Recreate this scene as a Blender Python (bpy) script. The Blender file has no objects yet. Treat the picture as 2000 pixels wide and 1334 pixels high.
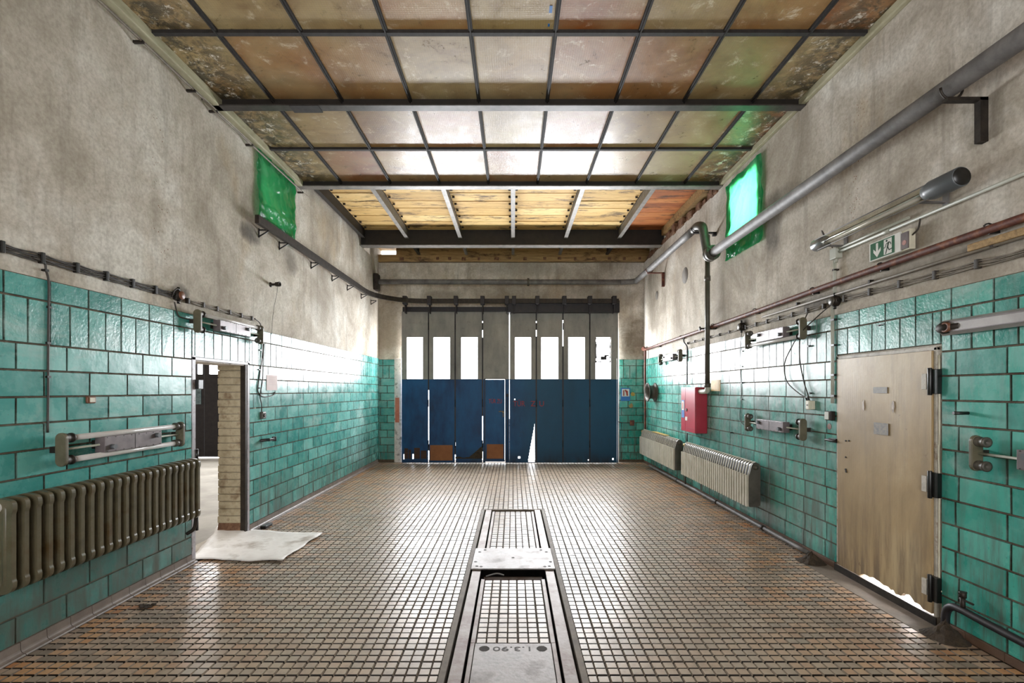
import bpy, bmesh, math, random
from mathutils import Vector, Matrix, noise
random.seed(7)
S = bpy.context.scene
COL = S.collection
PI = math.pi
# ------------------------------------------------------------------ camera, world, lights
F, H0, VX, VY = 935.0, 1.62, 1002.0, 762.0       # focal length in pixels, eye height, vanishing point
XL, XR, YB, HC = 3.02, 2.94, 10.75, 4.48         # left wall, right wall, gate wall, wall top
YREAR = -3.2
cd = bpy.data.cameras.new('camera'); cam = bpy.data.objects.new('camera', cd); COL.objects.link(cam)
cam.location = (0, 0, H0); cam.rotation_euler = (PI/2, 0, 0)
cd.sensor_width = 36; cd.lens = F/2000*36; cd.shift_x = -0.001; cd.shift_y = 0.0475; cd.clip_start = .05
S.camera = cam
w = bpy.data.worlds.new('sky'); S.world = w; w.use_nodes = True
bg = w.node_tree.nodes['Background']; bg.inputs[0].default_value = (.93, .96, 1, 1); bg.inputs[1].default_value = 6.0

def area(name, loc, rot, sx, sy, power, col=(1, 1, 1), spread=PI):
    l = bpy.data.lights.new(name, 'AREA'); l.shape = 'RECTANGLE'; l.size = sx; l.size_y = sy
    l.energy = power; l.color = col; l.spread = spread
    o = bpy.data.objects.new(name, l); COL.objects.link(o); o.location = loc; o.rotation_euler = rot
    return o
RX = PI/2
# daylight outside the gate panes (facing into the hall, -Y)
GATE_WIN = [(795, 826), (847, 879), (901, 933), (1006, 1037), (1057, 1090), (1110, 1142), (1163, 1193)]
for a, b in GATE_WIN:
    x0, x1 = (a-VX)*10.62/F, (b-VX)*10.62/F
    area('daylight_gate', ((x0+x1)/2, 10.80, 2.33), (-RX, 0, 0), x1-x0+.04, .98, 105, (.95, .97, 1))
area('rear_fill', (0, YREAR+.1, 2.3), (RX, 0, 0), 3.6, 2.6, 95, (1, .97, .93))  # added fill light behind the camera, in an invented opening
area('daylight_green_window', (XR+.5, 6.05, 4.05), (0, RX, 0), .9, .9, 42, (1, 1, 1))
area('daylight_under_door', (XR+.55, 3.8, .35), (0, RX, 0), .5, 1.0, 60, (1, 1, 1))
for x in (-7.75, -6.95, -5.9, -5.0):
    area('daylight_side_gate', (x, 11.5, 2.3), (-RX, 0, 0), .42, .7, 110, (.95, .97, 1))
area('daylight_skylight', (0, 3.0, 5.3), (0, 0, 0), 6.0, 9.0, 500, (1, .97, .92))
area('side_room_fill', (-6.2, 6.5, 4.4), (0, 0, 0), 3.0, 6.0, 120, (1, .98, .95))  # added fill lamp under the closed ceiling of the side room
vs = S.view_settings
vs.view_transform = 'Standard'; vs.look = 'None'; vs.gamma = 1; vs.use_curve_mapping = False; vs.exposure = 0.38
S.cycles.use_denoising = True
S.cycles.max_bounces = 8; S.cycles.diffuse_bounces = 5; S.cycles.glossy_bounces = 4
S.cycles.transparent_max_bounces = 8; S.cycles.sample_clamp_indirect = 6; S.cycles.caustics_refractive = False

# ------------------------------------------------------------------ pixel -> place on a known plane
def PL(px, py, off=0.0):
    y = (XL-off)*F/(VX-px); return Vector((-(XL-off), y, H0+(VY-py)*y/F))
def PR(px, py, off=0.0):
    y = (XR-off)*F/(px-VX); return Vector((XR-off, y, H0+(VY-py)*y/F))
def PB(px, py, y=YB):
    return Vector(((px-VX)*y/F, y, H0+(VY-py)*y/F))
def PF(px, py, z=0.0):
    y = F*(H0-z)/(py-VY); return Vector(((px-VX)*y/F, y, z))

# ------------------------------------------------------------------ mesh helpers
ORG = {}
def tag(o, label=None, cat=None, group=None, kind=None):
    if label: o['label'] = label
    if cat: o['category'] = cat
    if group: o['group'] = group
    if kind: o['kind'] = kind
    return o
def thing(name, loc, label, cat, group=None, kind=None):
    o = bpy.data.objects.new(name, None); COL.objects.link(o); o.empty_display_size = .1
    o.location = loc; ORG[o.name] = Vector(loc)
    return tag(o, label, cat, group, kind)
def catmull(pts, k=8):
    pts = [Vector(p) for p in pts]
    if len(pts) < 3: return pts
    out = []
    P = [pts[0]*2-pts[1]] + pts + [pts[-1]*2-pts[-2]]
    for i in range(1, len(P)-2):
        a, b, c, d = P[i-1:i+3]
        for j in range(k):
            t = j/k
            out.append(.5*((2*b)+(c-a)*t+(2*a-5*b+4*c-d)*t*t+(3*b-a-3*c+d)*t**3))
    out.append(pts[-1]); return out
PIECES = {'board_clip', 'clip', 'coupling', 'hinge', 'wall_bracket', 'screw', 'gland', 'lock_hole', 'tie_rod', 'text_line', 'connecting_nipples', 'collar', 'torn_board', 'pressed_line', 'grip_hatching', 'rim_strip'}
class MB:
    def __init__(s): s.v = []; s.f = []; s.t = []; s.sm = []
    def face(s, idx, tint=0.0, smooth=False): s.f.append(tuple(idx)); s.t.append(tint); s.sm.append(smooth)
    def quad(s, a, b, c, d, tint=0.0):
        n = len(s.v); s.v += [Vector(p) for p in (a, b, c, d)]; s.face((n, n+1, n+2, n+3), tint)
    def box(s, x0, x1, y0, y1, z0, z1, tint=0.0, M=None):
        if x0 > x1: x0, x1 = x1, x0
        if y0 > y1: y0, y1 = y1, y0
        n = len(s.v)
        p = [Vector((x, y, z)) for z in (z0, z1) for y in (y0, y1) for x in (x0, x1)]
        if M: p = [M @ q for q in p]
        s.v += p
        for q in ((0, 2, 3, 1), (4, 5, 7, 6), (0, 1, 5, 4), (2, 6, 7, 3), (0, 4, 6, 2), (1, 3, 7, 5)):
            s.face([n+i for i in q], tint)
        return s
    def sweep(s, path, prof, up=Vector((0, 0, 1)), cap=True, smooth=True, tint=0.0, scales=None):
        path = [Vector(p) for p in path]; n0 = len(s.v); m = len(prof)
        prev = None
        for i, p in enumerate(path):
            t = (path[min(i+1, len(path)-1)]-path[max(i-1, 0)]).normalized()
            if prev is None:
                u = up if abs(t.dot(up)) < .95 else Vector((0, 1, 0)) if abs(t.y) < .9 else Vector((1, 0, 0))
                side = t.cross(u).normalized()
            else:
                side = (prev - t*prev.dot(t)).normalized()
            prev = side
            upv = side.cross(t).normalized()
            k = scales[i] if scales else 1
            for a, b in prof: s.v.append(p+side*a*k+upv*b*k)
        for i in range(len(path)-1):
            for j in range(m):
                a = n0+i*m+j; b = n0+i*m+(j+1) % m
                s.face((a, b, b+m, a+m), tint, smooth)
        if cap:
            s.face([n0+j for j in range(m)][::-1], tint); s.face([n0+(len(path)-1)*m+j for j in range(m)], tint)
        return s
    def tube(s, path, r, n=10, cap=True, scales=None, tint=0.0):
        return s.sweep(path, [(r*math.cos(2*PI*j/n), r*math.sin(2*PI*j/n)) for j in range(n)], cap=cap, scales=scales, tint=tint)
    def cyl(s, a, b, r, n=16, r2=None):
        return s.tube([a, b], r, n, scales=[1, (r2 or r)/r])
    def rect(s, path, w_, h_):
        return s.sweep(path, [(-w_/2, -h_/2), (w_/2, -h_/2), (w_/2, h_/2), (-w_/2, h_/2)], smooth=False)
    def prism(s, pts, off, tint=0.0):
        """pts: 3D polygon, extruded by the vector off"""
        n = len(s.v); m = len(pts); off = Vector(off)
        s.v += [Vector(p) for p in pts] + [Vector(p)+off for p in pts]
        s.face([n+i for i in range(m)][::-1], tint); s.face([n+m+i for i in range(m)], tint)
        for i in range(m):
            j = (i+1) % m; s.face((n+i, n+j, n+m+j, n+m+i), tint)
        return s
    def lathe(s, c, axis, prof, n=24):
        """prof: (distance along axis, radius)"""
        axis = Vector(axis).normalized(); u = axis.orthogonal().normalized(); v = axis.cross(u); n0 = len(s.v); c = Vector(c)
        for d, r in prof:
            for j in range(n):
                a = 2*PI*j/n; s.v.append(c+axis*d+(u*math.cos(a)+v*math.sin(a))*max(r, 1e-4))
        for i in range(len(prof)-1):
            for j in range(n):
                a = n0+i*n+j; b = n0+i*n+(j+1) % n; s.face((a, b, b+n, a+n), 0, True)
        return s
    def build(s, name, mat, parent=None, origin=None, bevel=0, recalc=True, solid=0):
        if name in PIECES and parent is not None:
            p = list(range(len(s.v)))
            def fd(x):
                while p[x] != x: p[x] = p[p[x]]; x = p[x]
                return x
            for f in s.f:
                for q in f[1:]: p[fd(f[0])] = fd(q)
            grp = {}
            for f, sm in zip(s.f, s.sm): grp.setdefault(fd(f[0]), []).append((f, sm))
            if len(grp) > 1:
                last = None
                for fs in grp.values():
                    m = MB(); idx = {}
                    for f, sm in fs:
                        for q in f:
                            if q not in idx: idx[q] = len(m.v); m.v.append(s.v[q])
                        m.face([idx[q] for q in f], 0, sm)
                    last = m.build(name, mat, parent, origin, bevel, recalc, solid)
                return last
        if parent is not None: org = ORG[parent.name]
        elif origin is not None: org = Vector(origin)
        elif s.v:
            xs = [v.x for v in s.v]; ys = [v.y for v in s.v]; zs = [v.z for v in s.v]
            org = Vector(((min(xs)+max(xs))/2, (min(ys)+max(ys))/2, min(zs)))
        me = bpy.data.meshes.new(name); me.from_pydata([v-org for v in s.v], [], s.f)
        if any(s.t):
            at = me.attributes.new('tint', 'FLOAT', 'FACE'); at.data.foreach_set('value', s.t)
        me.polygons.foreach_set('use_smooth', s.sm)
        if recalc:
            bm = bmesh.new(); bm.from_mesh(me); bmesh.ops.recalc_face_normals(bm, faces=bm.faces); bm.to_mesh(me); bm.free()
        me.materials.append(mat); me.update()
        o = bpy.data.objects.new(name, me); COL.objects.link(o)
        if parent is not None: o.parent = parent
        else: o.location = org
        ORG[o.name] = org
        if bevel:
            m = o.modifiers.new('bevel', 'BEVEL'); m.width = bevel; m.segments = 2; m.limit_method = 'ANGLE'; m.angle_limit = math.radians(40)
        if solid:
            m = o.modifiers.new('solid', 'SOLIDIFY'); m.thickness = solid
        return o
def copy_tree(o, parent=None, loc=None):
    c = o.copy(); COL.objects.link(c)
    if parent is not None: c.parent = parent
    if loc is not None: c.location = loc
    for ch in list(o.children): copy_tree(ch, c)
    ORG[c.name] = ORG[o.name]
    return c
def holed(mb, u0, u1, v0, v1, holes, P, thick, tints=0.0):
    """rectangular slab in (u,v) with rectangular holes; P(u,v,d) -> point, d depth"""
    us = sorted({u0, u1, *[min(max(h[i], u0), u1) for h in holes for i in (0, 1)]})
    vs_ = sorted({v0, v1, *[min(max(h[i], v0), v1) for h in holes for i in (2, 3)]})
    def solid(i, j):
        if i < 0 or j < 0 or i >= len(us)-1 or j >= len(vs_)-1: return False
        cu, cv = (us[i]+us[i+1])/2, (vs_[j]+vs_[j+1])/2
        return not any(h[0] < cu < h[1] and h[2] < cv < h[3] for h in holes)
    for i in range(len(us)-1):
        for j in range(len(vs_)-1):
            if not solid(i, j): continue
            a, b, c, d = us[i], us[i+1], vs_[j], vs_[j+1]
            mb.quad(P(a, c, 0), P(b, c, 0), P(b, d, 0), P(a, d, 0), tints)
            mb.quad(P(a, c, thick), P(a, d, thick), P(b, d, thick), P(b, c, thick), tints)
            if not solid(i-1, j): mb.quad(P(a, c, 0), P(a, d, 0), P(a, d, thick), P(a, c, thick), tints)
            if not solid(i+1, j): mb.quad(P(b, c, 0), P(b, c, thick), P(b, d, thick), P(b, d, 0), tints)
            if not solid(i, j-1): mb.quad(P(a, c, 0), P(a, c, thick), P(b, c, thick), P(b, c, 0), tints)
            if not solid(i, j+1): mb.quad(P(a, d, 0), P(b, d, 0), P(b, d, thick), P(a, d, thick), tints)
    return mb
def subtract(r, h):
    a, b, c, d = r; e, f, g, k = h
    if e >= b or f <= a or g >= d or k <= c: return [r]
    out = []
    if e > a: out.append((a, e, c, d))
    if f < b: out.append((f, b, c, d))
    m0, m1 = max(a, e), min(b, f)
    if g > c: out.append((m0, m1, c, g))
    if k < d: out.append((m0, m1, k, d))
    return out
def font_mesh(text, size, depth=.002):
    cu = bpy.data.curves.new('lettering', 'FONT'); cu.body = text; cu.size = size; cu.extrude = depth/2
    cu.align_x = 'CENTER'; cu.align_y = 'CENTER'; cu.resolution_u = 3
    o = bpy.data.objects.new('lettering', cu); COL.objects.link(o)
    bpy.context.view_layer.update()
    dg = bpy.context.evaluated_depsgraph_get()
    me = bpy.data.meshes.new_from_object(o.evaluated_get(dg))
    bpy.data.objects.remove(o); bpy.data.curves.remove(cu)
    return me
def lettering(text, size, matrix, mat, parent, name='lettering', depth=.002):
    me = font_mesh(text, size, depth); me.transform(Matrix.Translation(-ORG[parent.name]) @ matrix)
    me.materials.clear(); me.materials.append(mat)
    o = bpy.data.objects.new(name, me); COL.objects.link(o); o.parent = parent; ORG[o.name] = ORG[parent.name]
    return o

def wire(pts, r, label, side=None, mat='cable', name='cable', clips=()):
    pts = [Vector(p) for p in pts]
    t_ = thing(name, pts[0], label, 'cable'); MB().tube(catmull(pts, 8), r, 8).build('strand', M[mat], t_)
    for c in clips:
        c = Vector(c); s_ = -1 if c.x < 0 else 1; W_ = -XL if c.x < 0 else XR
        m = MB(); m.box(W_, c.x-s_*.008, c.y-.012, c.y+.012, c.z-.007, c.z+.007); m.build('clip', M['black'], t_)
    return t_

# ------------------------------------------------------------------ materials
def lin(h):
    if isinstance(h, str):
        h = h.lstrip('#'); c = [int(h[i:i+2], 16)/255 for i in (0, 2, 4)]
        return tuple((x/12.92 if x <= .04045 else ((x+.055)/1.055)**2.4) for x in c) + (1,)
    return tuple(h)+(1,)
class NT:
    def __init__(s, name):
        s.m = bpy.data.materials.new(name); s.m.use_nodes = True; s.n = s.m.node_tree.nodes; s.l = s.m.node_tree.links
        s.b = s.n['Principled BSDF']; s.out = s.n['Material Output']
        g = s.n.new('ShaderNodeNewGeometry'); s.pos = g.outputs['Position']; s.geo = g
    def N(s, t, **kw):
        n = s.n.new('ShaderNode'+t)
        for k, v in kw.items(): setattr(n, k, v)
        return n
    def put(s, sock, v):
        if isinstance(v, bpy.types.NodeSocket): s.l.new(v, sock)
        elif isinstance(v, str): sock.default_value = lin(v)
        else: sock.default_value = v
    def math(s, op, a, b=0.0, clamp=False):
        n = s.N('Math', operation=op, use_clamp=clamp); s.put(n.inputs[0], a); s.put(n.inputs[1], b); return n.outputs[0]
    def scl(s, vec, x, y, z):
        n = s.N('VectorMath', operation='MULTIPLY'); s.put(n.inputs[0], vec); n.inputs[1].default_value = (x, y, z); return n.outputs[0]
    def noise(s, scale=5, detail=4, rough=.6, vec=None, dist=0, s3=(1, 1, 1)):
        n = s.N('TexNoise'); v = vec or s.pos
        if s3 != (1, 1, 1): v = s.scl(v, *s3)
        s.l.new(v, n.inputs['Vector']); n.inputs['Scale'].default_value = scale; n.inputs['Detail'].default_value = detail
        n.inputs['Roughness'].default_value = rough; n.inputs['Distortion'].default_value = dist; return n.outputs[0]
    def vor(s, scale, vec=None, feature='F1', out=0):
        n = s.N('TexVoronoi', feature=feature); s.l.new(vec or s.pos, n.inputs['Vector']); n.inputs['Scale'].default_value = scale; return n.outputs[out]
    def ramp(s, fac, *stops):
        n = s.N('ValToRGB'); s.put(n.inputs[0], fac); e = n.color_ramp.elements
        while len(e) < len(stops): e.new(.5)
        for i, (p, c) in enumerate(stops):
            e[i].position = p; e[i].color = lin(c) if isinstance(c, str) else (c, c, c, 1)
        return n.outputs[0]
    def mr(s, v, a, b, c=0.0, d=1.0):
        n = s.N('MapRange'); s.put(n.inputs[0], v)
        for i, k in enumerate((a, b, c, d)): n.inputs[i+1].default_value = k
        return n.outputs[0]
    def mix(s, fac, a, b, blend='MIX'):
        n = s.N('Mix', data_type='RGBA', blend_type=blend); s.put(n.inputs[0], fac); s.put(n.inputs[6], a); s.put(n.inputs[7], b); return n.outputs[2]
    def xyz(s, v=None):
        n = s.N('SeparateXYZ'); s.l.new(v or s.pos, n.inputs[0]); return n.outputs
    def attr(s, name='tint'):
        return s.N('Attribute', attribute_name=name).outputs['Fac']
    def bump(s, h, strength=.3, dist=.01, normal=None):
        n = s.N('Bump'); s.put(n.inputs['Height'], h); n.inputs['Strength'].default_value = strength; n.inputs['Distance'].default_value = dist
        if normal: s.l.new(normal, n.inputs['Normal'])
        s.l.new(n.outputs[0], s.b.inputs['Normal']); return n.outputs[0]
    def set(s, **kw):
        for k, v in kw.items(): s.put(s.b.inputs[k.replace('_', ' ')], v)
        return s.m
def simple(name, c1, c2=None, scale=8, rough=.6, metal=0, bump=.1, bd=.004, s3=(1, 1, 1), bscale=None, r2=None, c3=None):
    t = NT(name); n = t.noise(scale, 6, .65, s3=s3)
    col = t.ramp(n, (.3, c1), (.7, c2 or c1)) if not c3 else t.ramp(n, (.3, c1), (.52, c2), (.68, c3))
    rr = t.mr(n, .3, .7, rough, r2) if r2 is not None else rough
    if bump: t.bump(t.noise(bscale or scale*6, 4, .6, s3=s3), bump, bd)
    return t.set(Base_Color=col, Roughness=rr, Metallic=metal)

M = {}
# plaster: patchy warm grey lime plaster with trowel marks and rust spots
def plaster(name, spots=False, soot=(), axis=1):
    t = NT(name)
    big = t.noise(.9, 8, .62, dist=.6); mid = t.noise(4.5, 7, .7, dist=.4); fine = t.noise(38, 5, .7)
    col = t.ramp(big, (.34, '#9a9082'), (.5, '#c3baad'), (.62, '#dcd7ce'))
    col = t.mix(t.mr(mid, .45, .75, 0, .55), col, '#8d8270')
    col = t.mix(t.mr(t.noise(2.2, 5, .6, s3=(1, 1, .5)), .58, .72, 0, .5), col, '#b5a184')
    col = t.mix(t.mr(fine, .4, .7, .0, .4), col, '#6f6454')
    strk = t.noise(3.0, 6, .7, s3=(2.2, 2.2, .25))
    col = t.mix(t.mr(strk, .52, .75, 0, .6), col, '#756c60')
    if spots:
        x = t.xyz()
        d = t.math('ABSOLUTE', t.math('ADD', x[1], t.math('MULTIPLY', x[2], .12)) and t.math('SUBTRACT', x[1], 4.12))
        near = t.mr(d, .05, .22, 1, 0)
        zr = t.math('MULTIPLY', t.mr(x[2], 2.6, 2.8, 0, 1), t.mr(x[2], 4.0, 4.15, 1, 0))
        dots = t.mr(t.vor(34, out=0), .12, .2, 1, 0)
        sel = t.mr(t.noise(9, 2, .5), .5, .56, 0, 1)
        col = t.mix(t.math('MULTIPLY', t.math('MULTIPLY', near, zr), t.math('MULTIPLY', dots, sel)), col, '#6b3d14')
    x2 = t.xyz(); rag = t.math('MULTIPLY', t.math('SUBTRACT', mid, .5), 2.2)
    for (ca, cz, ra, rz, st_, sx_, hexc) in soot:
        da = t.math('MULTIPLY', t.math('SUBTRACT', x2[axis], ca), 1/ra); dz = t.math('MULTIPLY', t.math('SUBTRACT', x2[2], cz), 1/rz)
        r2 = t.math('ADD', t.math('ADD', t.math('MULTIPLY', da, da), t.math('MULTIPLY', dz, dz)), rag)
        side_ = t.mr(t.math('MULTIPLY', x2[0], sx_), 0, .1) if sx_ else 1.0
        col = t.mix(t.math('MULTIPLY', t.mr(r2, 1.0, .1, 0, st_), side_), col, hexc)
    h = t.math('ADD', t.math('MULTIPLY', mid, .6), t.math('MULTIPLY', fine, .35))
    t.bump(h, .55, .012)
    return t.set(Base_Color=col, Roughness=.88)
SOOT = [(5.42, 3.5, .22, .42, .8, 1, '#4a4238'), (5.3, 3.75, .5, .12, .5, 1, '#5a5145'), (5.5, 3.42, .25, .14, .8, -1, '#3a342c'), (6.5, 3.36, .22, .2, .6, -1, '#4a443a'),
        (3.0, 2.50, 1.2, .07, .6, 1, '#5b5144'), (4.6, 2.47, .4, .1, .8, 1, '#3a332b'), (6.1, 2.45, .14, .12, .8, 1, '#2f2a24'), (4.34, 2.5, .12, .1, .8, -1, '#3a332b'),
        (7.6, 3.1, .6, .5, .35, -1, '#756c60'), (6.9, 2.9, .5, .5, .3, 1, '#7a7164'), (2.4, 3.3, .5, .4, .35, -1, '#8a7654'), (1.8, 3.1, .6, .2, .5, 1, '#8a6a40')]
M['plaster'] = plaster('plaster', True, SOOT)
M['plaster_gate'] = plaster('plaster_gate', False, [(2.75, 2.75, .45, .6, .85, 0, '#5a4c3a'), (-2.7, 3.0, .35, .6, .5, 0, '#6b604f'), (0.2, 4.35, 1.2, .2, .4, 0, '#777067'), (2.2, 3.75, .7, .2, .5, 0, '#7c756a'), (-1.6, 3.75, .5, .12, .5, 0, '#6f685c')], 0)
# glazed wall tiles
def tiles(name, grime, cA='#2f7f79', cB='#46958e', cC='#68aca5'):
    t = NT(name); a = t.attr(); x = t.xyz()
    col = t.ramp(a, (.01, '#3b4138'), (.03, cA), (.5, cB), (1, cC))
    n = t.noise(6, 6, .65)
    col = t.mix(t.mr(n, .4, .7, 0, .3), col, '#7fc0b4')
    pale = t.noise(1.7, 7, .7, dist=.6, s3=(1, .8, 1.6)); col = t.mix(t.math('MULTIPLY', t.mr(pale, .52, .66, 0, .65), t.mr(x[2], .7, 1.1)), col, '#9db8b2')
    st = t.noise(9, 6, .7, s3=(1.5, 1.5, .16))
    if grime > .2:
        zone = t.math('MULTIPLY', t.mr(x[1], 4.3, 4.6), t.mr(x[1], 9.0, 6.5, 0, 1)); st2 = t.noise(7, 6, .7, s3=(1, 1, .25))
        col = t.mix(t.math('MULTIPLY', zone, t.mr(st2, .38, .62, .1, .75)), col, '#757c7a')
    else:
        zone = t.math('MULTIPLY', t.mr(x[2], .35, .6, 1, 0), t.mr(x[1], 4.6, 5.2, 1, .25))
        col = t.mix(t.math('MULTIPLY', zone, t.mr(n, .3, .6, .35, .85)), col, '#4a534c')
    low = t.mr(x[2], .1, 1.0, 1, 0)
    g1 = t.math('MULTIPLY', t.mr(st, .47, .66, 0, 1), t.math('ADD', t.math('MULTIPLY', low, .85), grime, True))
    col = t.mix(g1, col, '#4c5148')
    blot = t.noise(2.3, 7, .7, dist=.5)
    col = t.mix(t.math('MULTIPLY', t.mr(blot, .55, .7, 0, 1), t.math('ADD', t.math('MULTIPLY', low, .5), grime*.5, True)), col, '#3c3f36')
    spk = t.mr(t.noise(60, 3, .6), .68, .74, 0, .6); col = t.mix(spk, col, '#3a4038')
    ru = t.mr(n, .3, .7, .2, .34)
    ru = t.math('ADD', ru, t.math('MULTIPLY', g1, .25))
    up = t.mr(x[2], 1.85, 1.95, .25, 1)
    hb = t.math('ADD', t.math('MULTIPLY', t.noise(45, 3, .55), up), t.math('MULTIPLY', t.noise(7, 3, .5), 1.2))
    t.bump(hb, .22, .008)
    return t.set(Base_Color=col, Roughness=ru, Specular_IOR_Level=.42)
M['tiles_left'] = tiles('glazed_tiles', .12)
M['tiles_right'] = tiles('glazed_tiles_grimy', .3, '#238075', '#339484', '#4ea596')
M['grout'] = simple('grout', '#443628', '#6a5c4b', 12, .9)
# quarry tile floor
t = NT('quarry_tiles'); a = t.attr(); x = t.xyz()
col = t.ramp(a, (.015, '#1a1511'), (.02, '#75685a'), (.25, '#9a8571'), (.5, '#b0937a'), (.75, '#bd8c5a'), (1, '#b0733f'))  # lowest two stops paint the shaded and lit stud sides
centre_mix = t.mr(t.math('ADD', t.math('ABSOLUTE', x[0]), t.math('MULTIPLY', t.noise(.8, 4, .6), 1.6)), 2.3, 3.9, .85, .0)  # greyer, paler tone towards the middle of the floor
col = t.mix(t.math('MULTIPLY', centre_mix, t.mr(a, .01, .02)), col, '#ab9c8a')
n = t.noise(1.4, 7, .68, dist=.4); col = t.mix(t.mr(n, .5, .7, 0, .55), col, '#5a4c3f')
fn = t.noise(22, 5, .7); col = t.mix(t.mr(fn, .5, .75, 0, .35), col, '#463c33')
ru = t.mr(n, .3, .7, .28, .45)
t.bump(t.noise(50, 3, .6), .15, .003)
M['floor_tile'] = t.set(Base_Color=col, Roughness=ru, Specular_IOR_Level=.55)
M['floor_bed'] = simple('floor_bed', '#2e2720', '#5a4f43', 14, .9, bump=.3)
M['cove'] = simple('cove_tile', '#5f544c', '#7c7067', 7, .45, bump=.15)
M['base_brown'] = simple('brown_skirting_tile', '#4a372b', '#6b5140', 6, .5)
M['concrete'] = simple('concrete', '#8d877d', '#b5afa4', 1.6, .75, bump=.2, bscale=14)
M['sill'] = simple('dirty_concrete', '#5a4f45', '#8b7f72', 3, .8, bump=.4, bscale=20)
M['dirt'] = simple('dirt', '#231c16', '#4a3c2d', 14, .95, bump=.9, bd=.02, bscale=40)
# ceiling glass: wired, translucent, stained
t = NT('wired_glass'); x = t.xyz(); a = t.attr()
col = t.ramp(a, (.02, '#63431f'), (.3, '#74603a'), (.55, '#7d6b4a'), (.8, '#74522c'), (1, '#683a18'))
sw = t.noise(1.3, 8, .66, dist=1.2); col = t.mix(t.mr(sw, .42, .66, 0, .7), col, '#4c3018')
scum = t.noise(5, 9, .8, dist=.4); col = t.mix(t.mr(scum, .56, .68, 0, .55), col, '#bdb59f'); col = t.mix(t.mr(scum, .44, .34, 0, .6), col, '#33230f')
sw2 = t.noise(1.0, 6, .6, dist=.8); col = t.mix(t.mr(sw2, .45, .75, 0, .45), col, '#958a66')
edge = t.mr(t.math('ABSOLUTE', x[0]), 2.3, 2.8, 0, 1)
en = t.noise(7, 8, .75, dist=.5)
col = t.mix(t.math('MULTIPLY', edge, t.mr(en, .42, .54, 0, .95)), col, '#2e2a1e')
col = t.mix(t.math('MULTIPLY', edge, t.mr(t.noise(11, 8, .8), .55, .64, 0, .9)), col, '#c9c4b6')
wx = t.math('ABSOLUTE', t.math('SINE', t.math('MULTIPLY', x[0], PI/.02))); wy = t.math('ABSOLUTE', t.math('SINE', t.math('MULTIPLY', x[1], PI/.02)))
wire_f = t.math('MAXIMUM', t.mr(wx, .0, .3, 1, 0), t.mr(wy, .0, .3, 1, 0))
col = t.mix(t.math('MULTIPLY', wire_f, .4), col, '#4a3a28')
bn = t.math('ADD', wire_f, t.math('MULTIPLY', t.noise(3, 4, .6), 2.0))
bnode = t.bump(bn, .25, .004)
t.set(Base_Color=col, Roughness=t.mr(scum, .35, .65, .26, .46), Specular_IOR_Level=.62)
tr = t.N('BsdfTranslucent'); t.l.new(col, tr.inputs[0])
ms = t.N('MixShader'); ms.inputs[0].default_value = .05
t.l.new(t.b.outputs[0], ms.inputs[1]); t.l.new(tr.outputs[0], ms.inputs[2]); t.l.new(ms.outputs[0], t.out.inputs[0])
M['ceil_glass'] = t.m
M['bar'] = simple('glazing_bar', '#141110', '#2c2724', 20, .75, 0, bump=.3)
M['beam'] = simple('painted_steel', '#302d2b', '#4c4845', 10, .45, .3, bump=.1)
M['rafter'] = simple('grey_steel', '#5c5854', '#827d77', 12, .5, .2)
M['darkbeam'] = simple('sooty_steel', '#171310', '#2a231d', 8, .6, .2)
# boards
def boards(name, a1, a2, a3):
    t = NT(name); a = t.attr()
    g = t.noise(3.5, 7, .7, s3=(.7, 9, 9), dist=.6)
    col = t.ramp(t.math('ADD', t.math('MULTIPLY', a, .25), t.math('MULTIPLY', g, .75)), (.25, a1), (.5, a2), (.75, a3))
    col = t.mix(t.mr(t.noise(2.4, 8, .75, s3=(.6, 2, 2)), .52, .62, 0, .85), col, '#3a2411')
    t.bump(g, .3, .004)
    return t.set(Base_Color=col, Roughness=.7)
M['board'] = boards('limewashed_boards', '#a07a3c', '#d0ab68', '#e2c68c')
M['board_bare'] = boards('bare_boards', '#6d3411', '#a8602a', '#c98848')
M['old_wood'] = boards('old_timber', '#7b603b', '#b0905e', '#cbb082')
M['trimwood'] = simple('painted_timber', '#8a8468', '#b5b095', 9, .7, s3=(1, .3, 1), bump=.4)
M['brick'] = simple('broken_brick', '#4e2f22', '#8a6a50', 18, .9, bump=1, bd=.03, bscale=12)
# brick reveal painted cream
M['brickwall'] = simple('painted_brick', '#8f8268', '#b8ad93', 5, .85, bump=1, bd=.02, bscale=11, c3='#6d543a')
# gate paint: grey above, blue below (a painted line at window-sill height)
t = NT('gate_paint'); x = t.xyz()
zline = 1.62+(762-741)*10.62/935
n = t.noise(2.5, 7, .65, s3=(1, 1, .4)); n2 = t.noise(14, 6, .7)
up = t.ramp(n, (.3, '#6f6d6b'), (.7, '#97938c')); lo = t.ramp(n, (.3, '#04264a'), (.5, '#08406e'), (.7, '#0d5280'))
lo = t.mix(t.mr(x[0], -.2, .6, 0, .7), lo, '#0c4258')
col = t.mix(t.mr(x[2], zline-.003, zline+.003), lo, up)
col = t.mix(t.mr(n2, .6, .75, 0, .5), col, '#2a2622')
col = t.mix(t.math('MULTIPLY', t.mr(x[2], .0, .35, 1, 0), t.mr(n, .4, .6, 0, .8)), col, '#16110e')
t.bump(n2, .1, .003)
M['gate'] = t.set(Base_Color=col, Roughness=.5, Specular_IOR_Level=.3)
M['black_steel'] = simple('black_steel', '#16141a', '#2a2526', 12, .5, .3)
M['iron'] = simple('dark_iron', '#1e1a17', '#3b332c', 16, .55, .5, bump=.3)
M['hardboard'] = simple('hardboard', '#7c4a26', '#945b33', 6, .7)
M['red_paint'] = simple('red_cabinet_paint', '#9c1f33', '#b02a3f', 4, .38, bump=.05)
M['red_text'] = simple('faded_red_paint', '#7d1f24', '#93282b', 20, .6, bump=0)
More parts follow.
